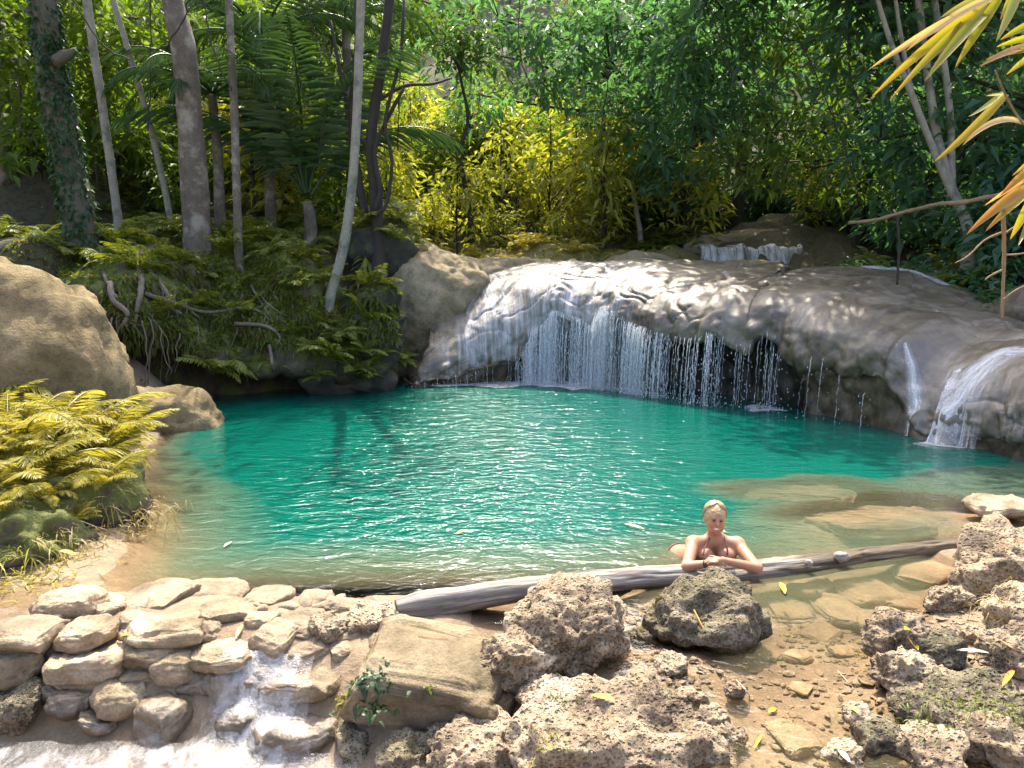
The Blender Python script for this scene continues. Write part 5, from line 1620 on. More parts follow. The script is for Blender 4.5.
M['log'] = t.done(t.bsdf(t.mix(wt, c1, c2), t.mix(wt, (.85, .85, .85), (.3, .3, .3)), t.bump(hb, .8, .03)))
uvl = np.concatenate([np.stack([SS.ravel(), AA.ravel() * .12], 1), [[0, 0], [0, 0]]])
log = build('driftwood_log', V, [F, caps], M['log'], attrs={'wet': np.concatenate([wet.ravel(), [0, 1]])}, uv=uvl)
tag(log, 'long bleached driftwood log damming the pool under the woman with a dark soaked far end', 'log')
for (px, py, sz, lab) in [(841, 557, (.06, .045, .04), 'rounded white stone lying on the dark soaked end of the log'), (809, 563, (.028, .03, .03), 'small white stone wedged on the log just right of the bleached part')]:
    c = G(px, py, .08)
    o = rock('white_stone', c, sz, 'smooth', 'karst', 600 + px, lab, sub_=4, cat='stone')
    o.data.materials.clear(); o.data.materials.append(plain_mat('white_stone', (.22, .2, .17), .8, .35))

# ------------------------------------------------------------------ the bathing woman (one continuous skin surface)
class Field:
    def __init__(self, lo, hi, h):
        self.lo = np.array(lo, float); self.h = h
        self.n = np.ceil((np.array(hi) - lo) / h).astype(int) + 1
        self.d = np.full(self.n, 1.0, np.float32)
    def box(self, a, b):
        i0 = np.clip(np.floor((a - self.lo) / self.h).astype(int), 0, self.n - 1)
        i1 = np.clip(np.ceil((b - self.lo) / self.h).astype(int) + 1, 1, self.n)
        sl = tuple(slice(p, q) for p, q in zip(i0, i1))
        g = np.meshgrid(*[self.lo[c] + self.h * np.arange(i0[c], i1[c]) for c in range(3)], indexing='ij')
        return sl, np.stack(g, -1)
    def put(self, sl, d, k):
        o = self.d[sl]
        hh = np.clip(.5 + .5 * (o - d) / k, 0, 1)
        self.d[sl] = o * (1 - hh) + d * hh - k * hh * (1 - hh)
    def cap(self, a, b, ra, rb, k=.02):
        a, b = np.array(a, float), np.array(b, float)
        m = max(ra, rb) + k * 2 + self.h * 2
        sl, X = self.box(np.minimum(a, b) - m, np.maximum(a, b) + m)
        e = b - a
        tt = np.clip(((X - a) @ e) / max(e @ e, 1e-9), 0, 1)
        self.put(sl, np.linalg.norm(X - a - tt[..., None] * e, axis=-1) - (ra + (rb - ra) * tt), k)
    def ell(self, c, r, k=.02, rot=None):
        c, r = np.array(c, float), np.array(r, float)
        m = r.max() + k * 2 + self.h * 2
        sl, X = self.box(c - m, c + m)
        q = X - c
        if rot is not None:
            q = q @ np.array(rot)
        l = np.linalg.norm(q / r, axis=-1)
        g = np.linalg.norm(q / (r * r), axis=-1)
        self.put(sl, l * (l - 1) / np.maximum(g, 1e-6), k)
    def cut(self, c, r, k=.01):
        c, r = np.array(c, float), np.array(r, float)
        sl, X = self.box(c - r.max() - .05, c + r.max() + .05)
        l = np.linalg.norm((X - c) / r, axis=-1)
        d = -(l - 1) * r.min()
        o = self.d[sl]
        hh = np.clip(.5 - .5 * (o - d) / k, 0, 1)
        self.d[sl] = o * (1 - hh) + d * hh + k * hh * (1 - hh)
    def mesh(self):
        d = self.d
        s = d < 0
        nx, ny, nz = d.shape
        corner = [(a, b, c) for a in (0, 1) for b in (0, 1) for c in (0, 1)]
        S = np.stack([s[a:nx - 1 + a, b:ny - 1 + b, c:nz - 1 + c] for a, b, c in corner], -1)
        act = S.any(-1) & ~S.all(-1)
        ci = np.argwhere(act)
        idm = np.full(act.shape, -1); idm[act] = np.arange(len(ci))
        D8 = np.stack([d[ci[:, 0] + a, ci[:, 1] + b, ci[:, 2] + c] for a, b, c in corner], 1)
        acc = np.zeros((len(ci), 3)); cnt = np.zeros(len(ci))
        for p in range(8):
            for q in range(p + 1, 8):
                cp, cq = np.array(corner[p]), np.array(corner[q])
                if np.abs(cp - cq).sum() != 1: continue
                x = (D8[:, p] < 0) != (D8[:, q] < 0)
                tt = D8[:, p] / np.where(x, D8[:, p] - D8[:, q], 1)
                acc += np.where(x[:, None], cp + (cq - cp) * tt[:, None], 0); cnt += x
        V = self.lo + self.h * (ci + acc / cnt[:, None])
        Fs = []
        for axn in range(3):
            o1, o2 = [(1, 2), (2, 0), (0, 1)][axn]
            sl0 = [slice(1, None)] * 3; sl1 = [slice(1, None)] * 3
            sl0[axn] = slice(0, -1); sl1[axn] = slice(1, None)
            A, Bq = s[tuple(sl0)], s[tuple(sl1)]
            e = np.argwhere(A != Bq)
            off = np.array([1, 1, 1]); off[axn] = 0
            e = e + off
            ok_ = ((e[:, 0] < nx - 1) & (e[:, 1] < ny - 1) & (e[:, 2] < nz - 1))
            e = e[ok_]
            u1 = np.zeros(3, int); u1[o1] = 1
            u2 = np.zeros(3, int); u2[o2] = 1
            quad = np.stack([idm[tuple((e - u1 - u2).T)], idm[tuple((e - u2).T)], idm[tuple(e.T)], idm[tuple((e - u1).T)]], 1)
            flip = s[tuple((e).T)]
            quad[flip] = quad[flip][:, ::-1]
            Fs.append(quad)
        return V, np.concatenate(Fs)

Yw = G(716, 574, .03)[1]
def W(px, py, dy): return P(px, py, Yw + dy)
hd = W(715, 518.5, .20)
fld = Field(W(655, 500, 0) * [1, 0, 0] + [-.25, Yw - .22, -.45], W(775, 500, 0) * [1, 0, 0] + [.12, Yw + 1.45, hd[2] + .22], .006)
# head, face
Rh = np.array([[math.cos(.10), 0, -math.sin(.10)], [0, 1, 0], [math.sin(.10), 0, math.cos(.10)]])
def H_(x, y, z): return hd + np.array([x * math.cos(.1) + z * math.sin(.1), y, -x * math.sin(.1) + z * math.cos(.1)])
fld.ell(H_(0, .012, .022), (.073, .090, .088), .02)
fld.ell(H_(0, -.018, -.035), (.060, .066, .078), .03)
fld.ell(H_(0, -.050, -.088), (.026, .026, .022), .02)
for sg in (-1, 1):
    fld.ell(H_(sg * .038, -.052, -.032), (.024, .02, .022), .02)      # cheeks
    fld.ell(H_(sg * .074, .012, -.015), (.011, .020, .030), .01)      # ears
    fld.ell(H_(sg * .028, -.070, .024), (.024, .010, .008), .012)     # brows
    fld.cut(H_(sg * .030, -.088, .004), (.017, .013, .009), .008)
fld.cap(H_(0, -.080, .010), H_(0, -.098, -.024), .009, .013, .01)     # nose
fld.cap(H_(-.020, -.078, -.056), H_(.020, -.078, -.056), .007, .007, .008)
fld.cap(H_(-.017, -.076, -.071), H_(.017, -.076, -.071), .008, .008, .008)
fld.cut(H_(0, -.089, -.0625), (.027, .012, .009), .004)
# neck, torso
nk = W(716, 537, .26); ch = W(715, 552, .30)
fld.cap(H_(0, .02, -.06), nk + [0, .02, -.02], .050, .055, .03)
sl_, sr_ = W(693, 543.5, .24), W(737.5, 544.5, .24)
fld.cap(nk + [0, .02, -.03], sl_ + [.03, 0, 0], .055, .056, .05)
fld.cap(nk + [0, .02, -.03], sr_ + [-.03, 0, 0], .055, .056, .05)
fld.ell(sl_, (.062, .06, .062), .04); fld.ell(sr_, (.062, .06, .062), .04)
fld.ell(ch + [0, .05, -.02], (.165, .115, .13), .05)
fld.ell(W(704.5, 556, .19), (.078, .075, .072), .03)
fld.ell(W(726.5, 556, .19), (.078, .075, .072), .03)
ws = W(697, 559, .42); hp = W(679, 561, .64)
fld.cap(ch + [0, .10, -.04], ws, .135, .115, .06)
fld.cap(ws, hp, .115, .145, .06)
for sg in (-1, 1):
    h0 = hp + np.array([sg * .08, .03 * sg, -.01])
    kn = h0 + np.array([-.16 + .06 * sg, .34, -.22]); 
    fld.cap(h0, kn, .092, .062, .04)
    fld.cap(kn, kn + np.array([-.06, .1, -.20]), .055, .042, .03)
# arms folded on the log
eL, eR = W(687, 566.5, -.07), W(757, 568, -.07)
wL, wR = W(708, 563.5, -.125), W(723, 560.5, -.135)
fld.cap(sl_, eL, .053, .042, .03); fld.cap(sr_, eR, .053, .042, .03)
fld.cap(eL, wL, .042, .027, .02); fld.cap(eR, wR, .042, .027, .02)
def hand(w, d, nrm, thumb):
    d = norm(np.array(d, float)); nrm = norm(np.array(nrm, float)); sd_ = np.cross(nrm, d)
    fld.cap(w, w + d * .03, .026, .028, .012)
    c = w + d * .055
    for sg in (-1.2, -.4, .4, 1.2):
        fld.cap(w + d * .02 + sd_ * sg * .013, c + d * .022 + sd_ * sg * .018, .013, .0105, .008)
    for q_, L_ in zip((-1.5, -.5, .5, 1.5), (.058, .072, .075, .064)):
        b0 = c + d * .022 + sd_ * q_ * .0165
        m0 = b0 + d * L_ * .5 + nrm * .006
        fld.cap(b0, m0, .0092, .0085, .004)
        fld.cap(m0, m0 + d * L_ * .42 - nrm * .02, .0085, .007, .004)
    tb = w + d * .025 + sd_ * thumb * .024
    tm = tb + d * .035 + sd_ * thumb * .022
    fld.cap(tb, tm, .012, .010, .008); fld.cap(tm, tm + d * .03 + sd_ * thumb * .004, .010, .008, .004)
hand(wL, [1, -.15, .12], [.0, -.35, .9], 1)
hand(wR, [-1, -.15, .05], [.0, -.35, .9], -1)
V, F = fld.mesh()
t = NT('skin')
pos = t.coord('Object')
n1 = t.noise(pos, 9, 4)
sk = t.mix(n1, (.33, .15, .08), (.42, .21, .12))
M['skin'] = t.done(t.bsdf(sk, .55, None, Subsurface_Weight=.08, Subsurface_Radius=(.02, .008, .004)))
woman = build('person', V, F, M['skin'])
tag(woman, 'smiling blond woman in a bikini leaning on the log with folded arms', 'person')
woman.modifiers.new('smooth', 'SMOOTH').iterations = 2
# hair: pulled back over the skull with a parting
hf = Field(hd - .17, hd + .17, .005)
hf.ell(H_(0, .022, .034), (.087, .10, .096), .01)
hf.ell(H_(.062, .02, -.045), (.030, .05, .062), .03)
hf.ell(H_(-.055, .035, -.02), (.024, .045, .045), .03)
hf.ell(H_(.0, .10, .0), (.05, .04, .055), .03)
hf.cut(H_(0, -.125, -.035), (.064, .10, .092), .012)
V, F = hf.mesh()
V = V + norm(V - hd) * (.003 * fbm(V * np.array([60, 20, 60]), 2, 5))[:, None]
t = NT('hair')
v = t.n('ShaderNodeMapping', {'Vector': t.coord('Object'), 'Scale': (70, 12, 30)}).outputs[0]
n1 = t.noise(v, 1.0, 3)
M['hair'] = t.done(t.bsdf(t.mix(t.math('ADD', t.math('MULTIPLY', n1, .5), t.math('MULTIPLY', t.attr('tint'), .6)), (.17, .10, .04), (.60, .44, .22)), .45, t.bump(n1, .6, .01)))
hb = MB()
hb.add(V, F, .55)
rgh = np.random.default_rng(3)
for k in range(420):
    a0 = rgh.uniform(-math.pi, math.pi)                  # 0 faces the camera
    front = max(math.cos(a0), 0)
    end = rad(np.interp(abs(a0), [0, .6, 1.1, 1.7, 3.2], [44, 58, 96, 118, 112]) + (16 if .9 < a0 < 2 else 0) + rgh.normal(0, 6))
    tt_ = np.linspace(0, 1, 9)
    pol = .12 + (end - .12) * tt_
    aa = a0 + (.9 if a0 > -.15 else -.9) * front * tt_ ** 1.5
    lift = 1.0 + rgh.uniform(.0, .07) + .05 * tt_ * (rgh.random() - .3)
    q = np.stack([np.sin(pol) * np.sin(aa) * .088, .022 - np.sin(pol) * np.cos(aa) * .101, .034 + np.cos(pol) * .098], 1) * lift[:, None]
    V, F = tube(np.array([H_(*p_) for p_ in q]), .0042 * (1 - .55 * tt_), 4)
    hb.add(V, F, rgh.random())
hb.build('hair', M['hair'], woman)
eye_m = plain_mat('eye', (.03, .02, .015), .2, .1)
tooth_m = plain_mat('teeth', (.8, .77, .72), .3, .05)
V0, F0 = ico(3)
for sg in (-1, 1):
    build('eye', V0 * np.array([.012, .008, .007]) + H_(sg * .030, -.077, .004), F0, eye_m, woman)
build('teeth', V0 * np.array([.022, .010, .0065]) + H_(0, -.078, -.0625), F0, tooth_m, woman)
bik = plain_mat('bikini_fabric', (.10, .035, .018), .7, .2)
mb = MB()
for sg, sh in ((-1, -.0), (1, .0)):
    pt = [nk + [sg * .05, .06, .035], nk + [sg * .062, -.035, .01], W(715 + sg * 11.5, 548, .165) + [0, -.03, 0], W(715 + sg * 12, 555, .10) + [0, 0, 0]]
    V, F = tube(catmull(pt, 14), .0065, 6); mb.add(V, F)
for px in (704.5, 726.5):
    c = W(px, 557.5, .185)
    up = V0[V0[:, 1] < .35]
    keepf = (V0[F0][:, :, 1].max(1) < -.05) & (V0[F0][:, :, 2].max(1) < .45)
    ids = np.unique(F0[keepf]); rm = np.full(len(V0), -1); rm[ids] = np.arange(len(ids))
    mb.add(V0[ids] * np.array([.081, .080, .075]) + c, rm[F0[keepf]])
mb.build('bikini_top', bik, woman)
ring = np.linspace(0, 2 * math.pi, 30)
dirw = norm(hp - ws); uu = norm(np.cross(dirw, [0, 0, 1.0])); vv = np.cross(uu, dirw)
V, F = tube(hp[None] - dirw * .02 + uu[None] * np.cos(ring)[:, None] * .148 + vv[None] * np.sin(ring)[:, None] * .148, .011, 6)
build('bikini_bottom', V, F, bik, woman)
dw = norm(wL - eL)
u1 = norm(np.cross(dw, [0, 0, 1.0])); v1 = np.cross(u1, dw)
br = plain_mat('bracelet', (.03, .018, .015), .5, .3)
for k in range(2):
    c = wL - dw * (.012 + .016 * k)
    V, F = tube(c[None] + u1[None] * np.cos(ring)[:, None] * .030 + v1[None] * np.sin(ring)[:, None] * .030, .0055, 6)
    build('bracelet', V, F, br, woman)

def surf_hit(trees, x, y, far=30, off=.05):
    a, Yc, Zc = ray(x, y)
    d = Vector((a, Yc, Zc)).normalized()
    best = None
    for tr_ in trees:
        h = tr_.ray_cast(Vector((0, 0, CAMH)), d, far)
        if h[0] is not None and (best is None or h[3] < best[1]):
            best = (h[0] - d * off, h[3])
    return np.array(best[0][:]) if best else P(x, y, 14)
# ------------------------------------------------------------------ small falls and side streams
c0 = [P(x, 247 + .5 * math.sin(x * .3), 21.55) for x in range(702, 806, 3)]
rows = []
for v_, dyy, dz in [(-.3, 1.3, .05), (0, .35, .03), (.06, .1, .02), (.2, -.02, -.04), (.5, -.08, -.2), (.8, -.11, -.36), (1, -.14, -.46)]:
    rows.append(np.array([p + np.array([0, dyy, dz]) + np.array([0, .05 * math.sin(i_ * 1.3) + .16 * math.sin(i_ * .37 + 1), .05 * math.sin(i_ * .6) + .03 * math.sin(i_ * 1.9)]) for i_, p in enumerate(c0)]))
Pg = np.stack(rows)
nr, nc = Pg.shape[:2]
uvx = np.stack([np.broadcast_to(Pg[:, :, 0], (nr, nc)), -Pg[:, :, 2]], -1).reshape(-1, 2)
wf3 = empty('small_waterfall', (0, 0, 0), 'small white cascade dropping over the brown rock step up the creek', 'waterfall')
build('water_sheet', Pg.reshape(-1, 3), grid_faces(nr, nc), M['rush'], wf3, True, {'flow': np.full(nr * nc, 1.0)}, uvx)
near_trees = drop_tree([dome, ground] + [o for o in ROCKS if o.name.startswith(('creek_ledge', 'step_ledge', 'upper_ledge', 'right_bank'))])
def stream_on(name, label, pts, Y, widths, trees, mat, lift=.03, parent=None):
    """a band of running water lying on whatever rock is below its path"""
    path = catmull([P(x, y, d) for (x, y), d in zip(pts, Y)], 40)
    tgv = norm(np.gradient(path, axis=0) * np.array([1, 1, 0]))
    lat = np.stack([-tgv[:, 1], tgv[:, 0], 0 * tgv[:, 0]], 1)
    w_ = np.interp(np.linspace(0, 1, 40), np.linspace(0, 1, len(widths)), widths)
    cs = np.linspace(-1, 1, 13)
    Pg = path[:, None, :] + lat[:, None, :] * (cs[None, :] * w_[:, None])[..., None]
    for a in range(40):
        for b in range(13):
            h = drop(trees, Pg[a, b, 0], Pg[a, b, 1], 8.0)
            if h: Pg[a, b, 2] = h[0].z + lift
    for _ in range(2):
        Pg[1:-1, :, 2] = np.maximum(Pg[1:-1, :, 2], (Pg[:-2, :, 2] + Pg[2:, :, 2]) / 2)
    s = np.concatenate([[0], np.cumsum(np.linalg.norm(np.diff(path, axis=0), axis=1))])
    fl = (1.05 - .6 * np.abs(cs[None, :]) ** 2) * np.ones((40, 1))
    uv_ = np.stack([np.broadcast_to(cs[None] * w_[:, None], (40, 13)), np.broadcast_to(s[:, None], (40, 13))], -1).reshape(-1, 2)
    o = build(name, Pg.reshape(-1, 3), grid_faces(40, 13), mat, parent, True, {'flow': fl.ravel()}, uv_)
    return tag(o, label, 'stream') if label else o
stream_on('side_stream', 'thin white runnel crossing the upper right of the rock dome', [(862, 272), (885, 281), (912, 290), (948, 303)], [15.9, 15.4, 14.9, 14.2], [.25, .3, .22, .15], near_trees, M['rush'])
dt = drop_tree([dome])
def pt_on(x, y):
    return surf_hit(dt, x, y, 30, 0)
def cascade_band(pts, widths):
    q = [pt_on(x, y) for x, y in pts]
    path = catmull(q, 40)
    tgv = norm(np.gradient(path, axis=0) * np.array([1, 1, 0]))
    lat = np.stack([-tgv[:, 1], tgv[:, 0], 0 * tgv[:, 0]], 1)
    w_ = np.interp(np.linspace(0, 1, 40), np.linspace(0, 1, len(widths)), widths)
    cs = np.linspace(-1, 1, 15)
    Pg = path[:, None, :] + lat[:, None, :] * (cs[None] * w_[:, None])[..., None]
    for a in range(40):
        for b in range(15):
            h = dt[0].ray_cast(Vector((Pg[a, b, 0], Pg[a, b, 1], 6)), Vector((0, 0, -1)))
            Pg[a, b, 2] = max(h[0].z if h[0] is not None else -.1, -.02) + .035
    s = np.concatenate([[0], np.cumsum(np.linalg.norm(np.diff(path, axis=0), axis=1))])
    fl = (1.12 - .75 * np.abs(cs[None]) ** 1.5) * np.ones((40, 1))
    uv_ = np.stack([np.broadcast_to(cs[None] * w_[:, None], (40, 15)), np.broadcast_to(s[:, None], (40, 15))], -1).reshape(-1, 2)
    build('water_band', Pg.reshape(-1, 3), grid_faces(40, 15), M['rush'], wf2, True, {'flow': fl.ravel()}, uv_)
cascade_band([(1010, 352), (982, 372), (960, 398), (940, 425), (930, 442)], [.18, .3, .38, .5, .62])
cascade_band([(1060, 350), (1030, 352), (1000, 356), (975, 372)], [.14, .18, .16, .1])
cascade_band([(905, 345), (912, 375), (915, 405), (912, 434)], [.04, .08, .14, .22])
fp = [P(93, 322, 12.95), P(99, 345, 12.85), P(108, 368, 12.75), P(122, 390, 12.6)]
path = catmull(fp, 30); lat = np.array([1.0, -.25, 0]); cs = np.linspace(-1, 1, 9)
w_ = np.linspace(.16, .30, 30)
Pg = path[:, None] + lat[None, None] * (cs[None] * w_[:, None])[..., None] + np.stack([.05 * np.sin(np.arange(30) * .7), .05 * np.cos(np.arange(30) * .5), 0 * np.arange(30)], 1)[:, None] + np.array([0, -1, 0])[None, None] * (.06 * np.cos(cs * 1.5))[None, :, None]
o = build('rivulet', Pg.reshape(-1, 3), grid_faces(30, 9), M['rush'], None, True, {'flow': np.full(270, .55)}, np.stack([np.broadcast_to(cs[None] * w_[:, None], (30, 9)), np.broadcast_to(-path[:, 2:3], (30, 9))], -1).reshape(-1, 2))
tag(o, 'narrow rivulet trickling down the dark cleft beside the huge tan boulder', 'stream')

# ------------------------------------------------------------------ roots and dead wood
ZR = lambda L: [(x / 2.56, 220 + y / 2.56) for x, y in L]
ROOTS = [([(400, 70), (350, 95), (385, 135), (425, 185), (440, 225), (465, 240)], 10, 'thick grey root bending down the middle of the left bank'),
         ([(345, 95), (362, 160), (352, 225), (340, 285)], 9, 'grey root hanging straight down left of the thick bending root'),
         ([(370, 188), (450, 214), (530, 236), (640, 226), (700, 262)], 6, 'long root running sideways across the bank face'),
         ([(280, 160), (290, 205), (326, 240), (312, 272), (285, 300)], 8, 'root curling like a hook above the dark hollow'),
         ([(600, 265), (680, 272), (716, 300), (700, 330)], 6, 'short root crossing the mossy ledge end'),
         ([(432, 330), (448, 366), (432, 384), (412, 372)], 6, 'small curled root under the dark ledge'),
         ([(690, 320), (700, 380), (716, 396)], 5, 'thin root at the corner of the bank above the water'),
         ([(555, 40), (610, 110), (655, 190), (690, 245)], 5, 'thin straight root slanting down from the slim brown trunk'),
         ([(590, 60), (640, 130), (672, 200), (720, 240)], 4, 'second thin root slanting beside the straight one'),
         ([(222, 180), (238, 250), (232, 300)], 6, 'root hanging beside the cleft rivulet'),
         ([(255, 90), (270, 150), (300, 200)], 6, 'root running down from the ivy trunk')]
bt = [bank_trees[0]] + bank_trees[1:-1]
for k, (pts, w, lab) in enumerate(ROOTS):
    q = [surf_hit(bt, x, y, 22, .07) for x, y in ZR(pts)]
    V, F = tube(catmull(q, 30), np.linspace(w, w * .45, 30) * 14 / FPX / 2 * .8, 7, .25, k)
    tag(build('root', V, F, M['root']), lab, 'root', 'roots over the left bank')
rg = np.random.default_rng(31)
for k in range(46):
    x0 = rg.uniform(88, 215) if k < 34 else rg.uniform(215, 300); y0 = rg.uniform(285, 335)
    q = surf_hit(bt, x0, y0, 22, .08)
    L_ = rg.uniform(.4, 1.3)
    m_ = 9
    pts = q[None] + np.stack([np.cumsum(rg.normal(0, .03, m_)), -.03 * np.arange(m_) * rg.random() + rg.normal(0, .015, m_), -L_ * np.linspace(0, 1, m_)], 1)
    pts[:, 2] = np.maximum(pts[:, 2], .05)
    V, F = tube(catmull(pts, 18), np.linspace(.014, .004, 18) * rg.uniform(.6, 1.5), 5)
    tag(build('rootlet', V, F, M['root']), 'thin rootlet dangling over the dark hollow of the left bank', 'root', 'rootlets over the hollow')

rg = np.random.default_rng(41)
for k, (x0, y0, x1, y1, Y) in enumerate([(60, 0, 130, 60, 14.2), (130, 60, 190, 10, 14.4), (200, 0, 232, 90, 14.3), (300, 0, 318, 160, 16.5), (405, 0, 398, 150, 17.5), (268, 0, 255, 120, 17), (520, 0, 545, 110, 19), (700, 0, 745, 130, 18.5), (845, 0, 870, 120, 16), (800, 60, 860, 200, 17), (620, 40, 600, 150, 20), (150, 0, 148, 130, 16)]):
    a, b = P(x0, y0 - 20, Y), P(x1, y1, Y + rg.uniform(-.4, .4))
    m_ = (a + b) / 2 + np.array([rg.normal(0, .2), rg.normal(0, .2), -.35])
    V, F = tube(catmull([a, m_, b], 24) + rg.normal(0, .012, (24, 3)), .014, 5)
    tag(build('vine', V, F, M['bark_dark']), 'thin dark vine hanging among the trunks and leaves', 'vine', 'vines in the forest')
dry_m = bark_mat('dry_bamboo', (.13, .09, .045), (.26, .19, .10), 5, (1, 1, 1), .3)
V, F = tube(catmull([P(848, 223, 13.9), P(875, 220, 13.7), P(905, 212, 13.5), P(940, 204, 13.1), P(965, 202, 12.9), P(1030, 188, 12.3)], 40), np.linspace(.028, .04, 40) * (1 + .12 * np.sin(np.arange(40) * 1.9)), 9, .15, 3)
tag(build('fallen_pole', V, F, dry_m), 'fallen brown bamboo pole slanting in front of the pale multi stemmed tree', 'pole')
V, F = tube(catmull([P(897, 216, 13.55), P(899, 245, 13.55), P(897, 285, 13.55)], 20), .022, 7, .2, 4)
tag(build('upright_pole', V, F, M['bark_dark']), 'thin dark upright stick propping the fallen pole', 'pole')
V, F = tube(catmull([P(1003, 205, 2.8), P(1004, 260, 2.86), P(1002, 318, 2.88)], 24), np.linspace(.008, .005, 24), 7, .2, 5)
tw = empty('dead_branch', P(1003, 205, 2.8), 'bare dead twig hanging down below the orange bamboo leaves at the right edge', 'branch')
r0 = P(1003, 205, 2.8)
build('stem', V - r0, F, dry_m, tw)
for pts in [[(1003, 232), (985, 240), (968, 256), (955, 263)], [(1003, 255), (1020, 254), (1035, 250)], [(1003, 300), (1016, 290), (1030, 284)], [(1002, 270), (990, 276), (985, 280)], [(1003, 235), (1018, 225), (1030, 222)]]:
    V, F = tube(catmull([P(x, y, 2.85) for x, y in pts], 12) - r0, np.linspace(.0042, .0018, 12), 5, .2, 6)
    build('twig', V, F, dry_m, tw)

# ------------------------------------------------------------------ bamboo leaves hanging in at the upper right
t = NT('bamboo_leaf')
tt = t.attr('tint'); al = t.attr('along')
edge = t.attr('edge')
col = t.mix(tt, (.14, .20, .010), (.32, .31, .03))
col = t.mix(t.ramp(tt, [(.86, 0.0), (.9, 1.0)]), col, (.42, .36, .20))
brn = t.math('ADD', t.math('MULTIPLY', t.math('POWER', al, 4.0), .55), t.math('MULTIPLY', t.attr('dead'), .75), clamp=True)
col = t.mix(t.math('MULTIPLY', brn, t.ramp(t.noise(t.coord('Object'), 14, 3), [(.3, .4), (.6, 1.0)])), col, (.30, .11, .02))
col = t.mix(t.math('MULTIPLY', t.math('POWER', edge, 4.0), .5), col, (.38, .20, .05))
vein = t.n('ShaderNodeTexWave', {'Vector': t.n('ShaderNodeCombineXYZ', {0: edge}).outputs[0], 'Scale': 3.0})
b = t.bsdf(col, .4, t.bump(vein.outputs[1], .1, .01))
tr = t.n('ShaderNodeBsdfTranslucent', {'Color': t.mix(1.0, col, (1.5, 1.35, .6), 'MULTIPLY')})
M['bamboo'] = t.done(t.n('ShaderNodeMixShader', {0: .5, 1: b, 2: tr}))
def blade(base, tip, w, sag, seed, tint, dead, parent, origin, dist=2.7):
    rg_ = np.random.default_rng(seed)
    a = P(base[0], base[1], dist + rg_.uniform(-.1, .1)); b_ = P(tip[0], tip[1], dist + rg_.uniform(-.25, .12))
    n = 18; u = np.linspace(0, 1, n)[:, None]
    L_ = np.linalg.norm(b_ - a)
    c = a + (b_ - a) * u + np.array([0, 0, 1.0]) * (sag * L_ * 4 * u * (1 - u))
    tg_ = norm(np.gradient(c, axis=0))
    lat = norm(np.cross(tg_, norm(np.array([rg_.normal(0, .4), -1.0, rg_.normal(.3, .4)]))))
    nr_ = np.cross(lat, tg_)
    ww = w * .52 * dist / FPX / 2 * (np.sin(np.pi * np.clip(.07 + .93 * u, 0, 1) ** .7) ** .75)
    V = np.stack([c + lat * ww + nr_ * ww * .35, c + lat * ww * .5 + nr_ * ww * .12, c, c - lat * ww * .5 + nr_ * ww * .12, c - lat * ww + nr_ * ww * .35], 1).reshape(-1, 3) - origin
    e = np.tile([1, .5, 0, .5, 1], n)
    return build('leaf', V, grid_faces(n, 5), M['bamboo'], parent, True, {'tint': np.full(len(V), tint), 'along': np.repeat(u[:, 0], 5), 'edge': e, 'dead': np.full(len(V), dead)})
def spray(label, stem, leaves, dist, sr=.006):
    stem = [(1150, stem[0][1] - 25)] + stem
    o3 = P(stem[0][0], stem[0][1], dist)
    root = empty('bamboo_branch', o3, label, 'branch')
    V, F = tube(catmull([P(x, y, dist) for x, y in stem], 24) - o3, np.linspace(sr, sr * .5, 24), 6)
    build('stem', V, F, dry_m, root)
    for k, (b0, t0, w, sg, ti, de) in enumerate(leaves):
        blade(b0, t0, w, sg, int(b0[0] * 7 + t0[1] * 3 + k), ti, de, root, o3, dist)
V, F = tube(catmull([P(1150, y_, 2.75) for y_ in (900, 600, 300, 60, -140, -500)], 50), np.linspace(.03, .02, 50) * (1 + .08 * (np.arange(50) % 6 == 0)), 10, .02, 2)
tag(build('bamboo_culm', V, F, M['leaf_olive'] if False else dry_m), 'bamboo stalk at the right carrying the overhanging yellow green leaves', 'bamboo')
spray('topmost bamboo branch with long yellow green leaves fanning down at the upper right', [(1040, -40), (1015, -15), (998, 0), (990, 6)],
      [((995, 0), (868, 70), 17, .03, .95, .1), ((992, 4), (870, 99), 19, .05, .5, .25), ((992, 5), (889, 101), 18, .04, .2, .15), ((996, 2), (924, 82), 20, .03, .15, .0), ((1000, -2), (955, 68), 18, .02, .3, .0),
       ((988, -4), (940, 18), 14, .02, .2, 0.0), ((1020, -14), (996, 42), 19, .0, .25, 0), ((1002, -6), (905, 52), 15, .05, .92, 0), ((1022, -25), (1000, 20), 15, .0, .5, 0)], 2.7)
spray('bamboo branch with orange tipped leaves reaching in from the right edge', [(1060, 40), (1045, 44), (1028, 50)],
      [((1036, 46), (979, 67), 14, .03, .4, .9), ((1034, 50), (985, 60), 12, .04, .3, .5), ((1036, 52), (1006, 75), 12, .02, .5, .1), ((1040, 20), (1000, 40), 14, .02, .2, 0), ((1040, 35), (996, 47), 12, .02, .3, 0)], 2.75)
spray('bamboo branch with a single long leaf pointing down and left beside the pale stems', [(1060, 150), (1024, 124), (1006, 96), (995, 70)],
      [((1006, 94), (934, 162), 17, -.03, .35, .45), ((1003, 92), (968, 117), 9, -.02, .2, 0), ((1024, 124), (962, 146), 13, .12, .97, .1), ((1002, 94), (986, 96), 6, 0, .9, 0)], 2.9)
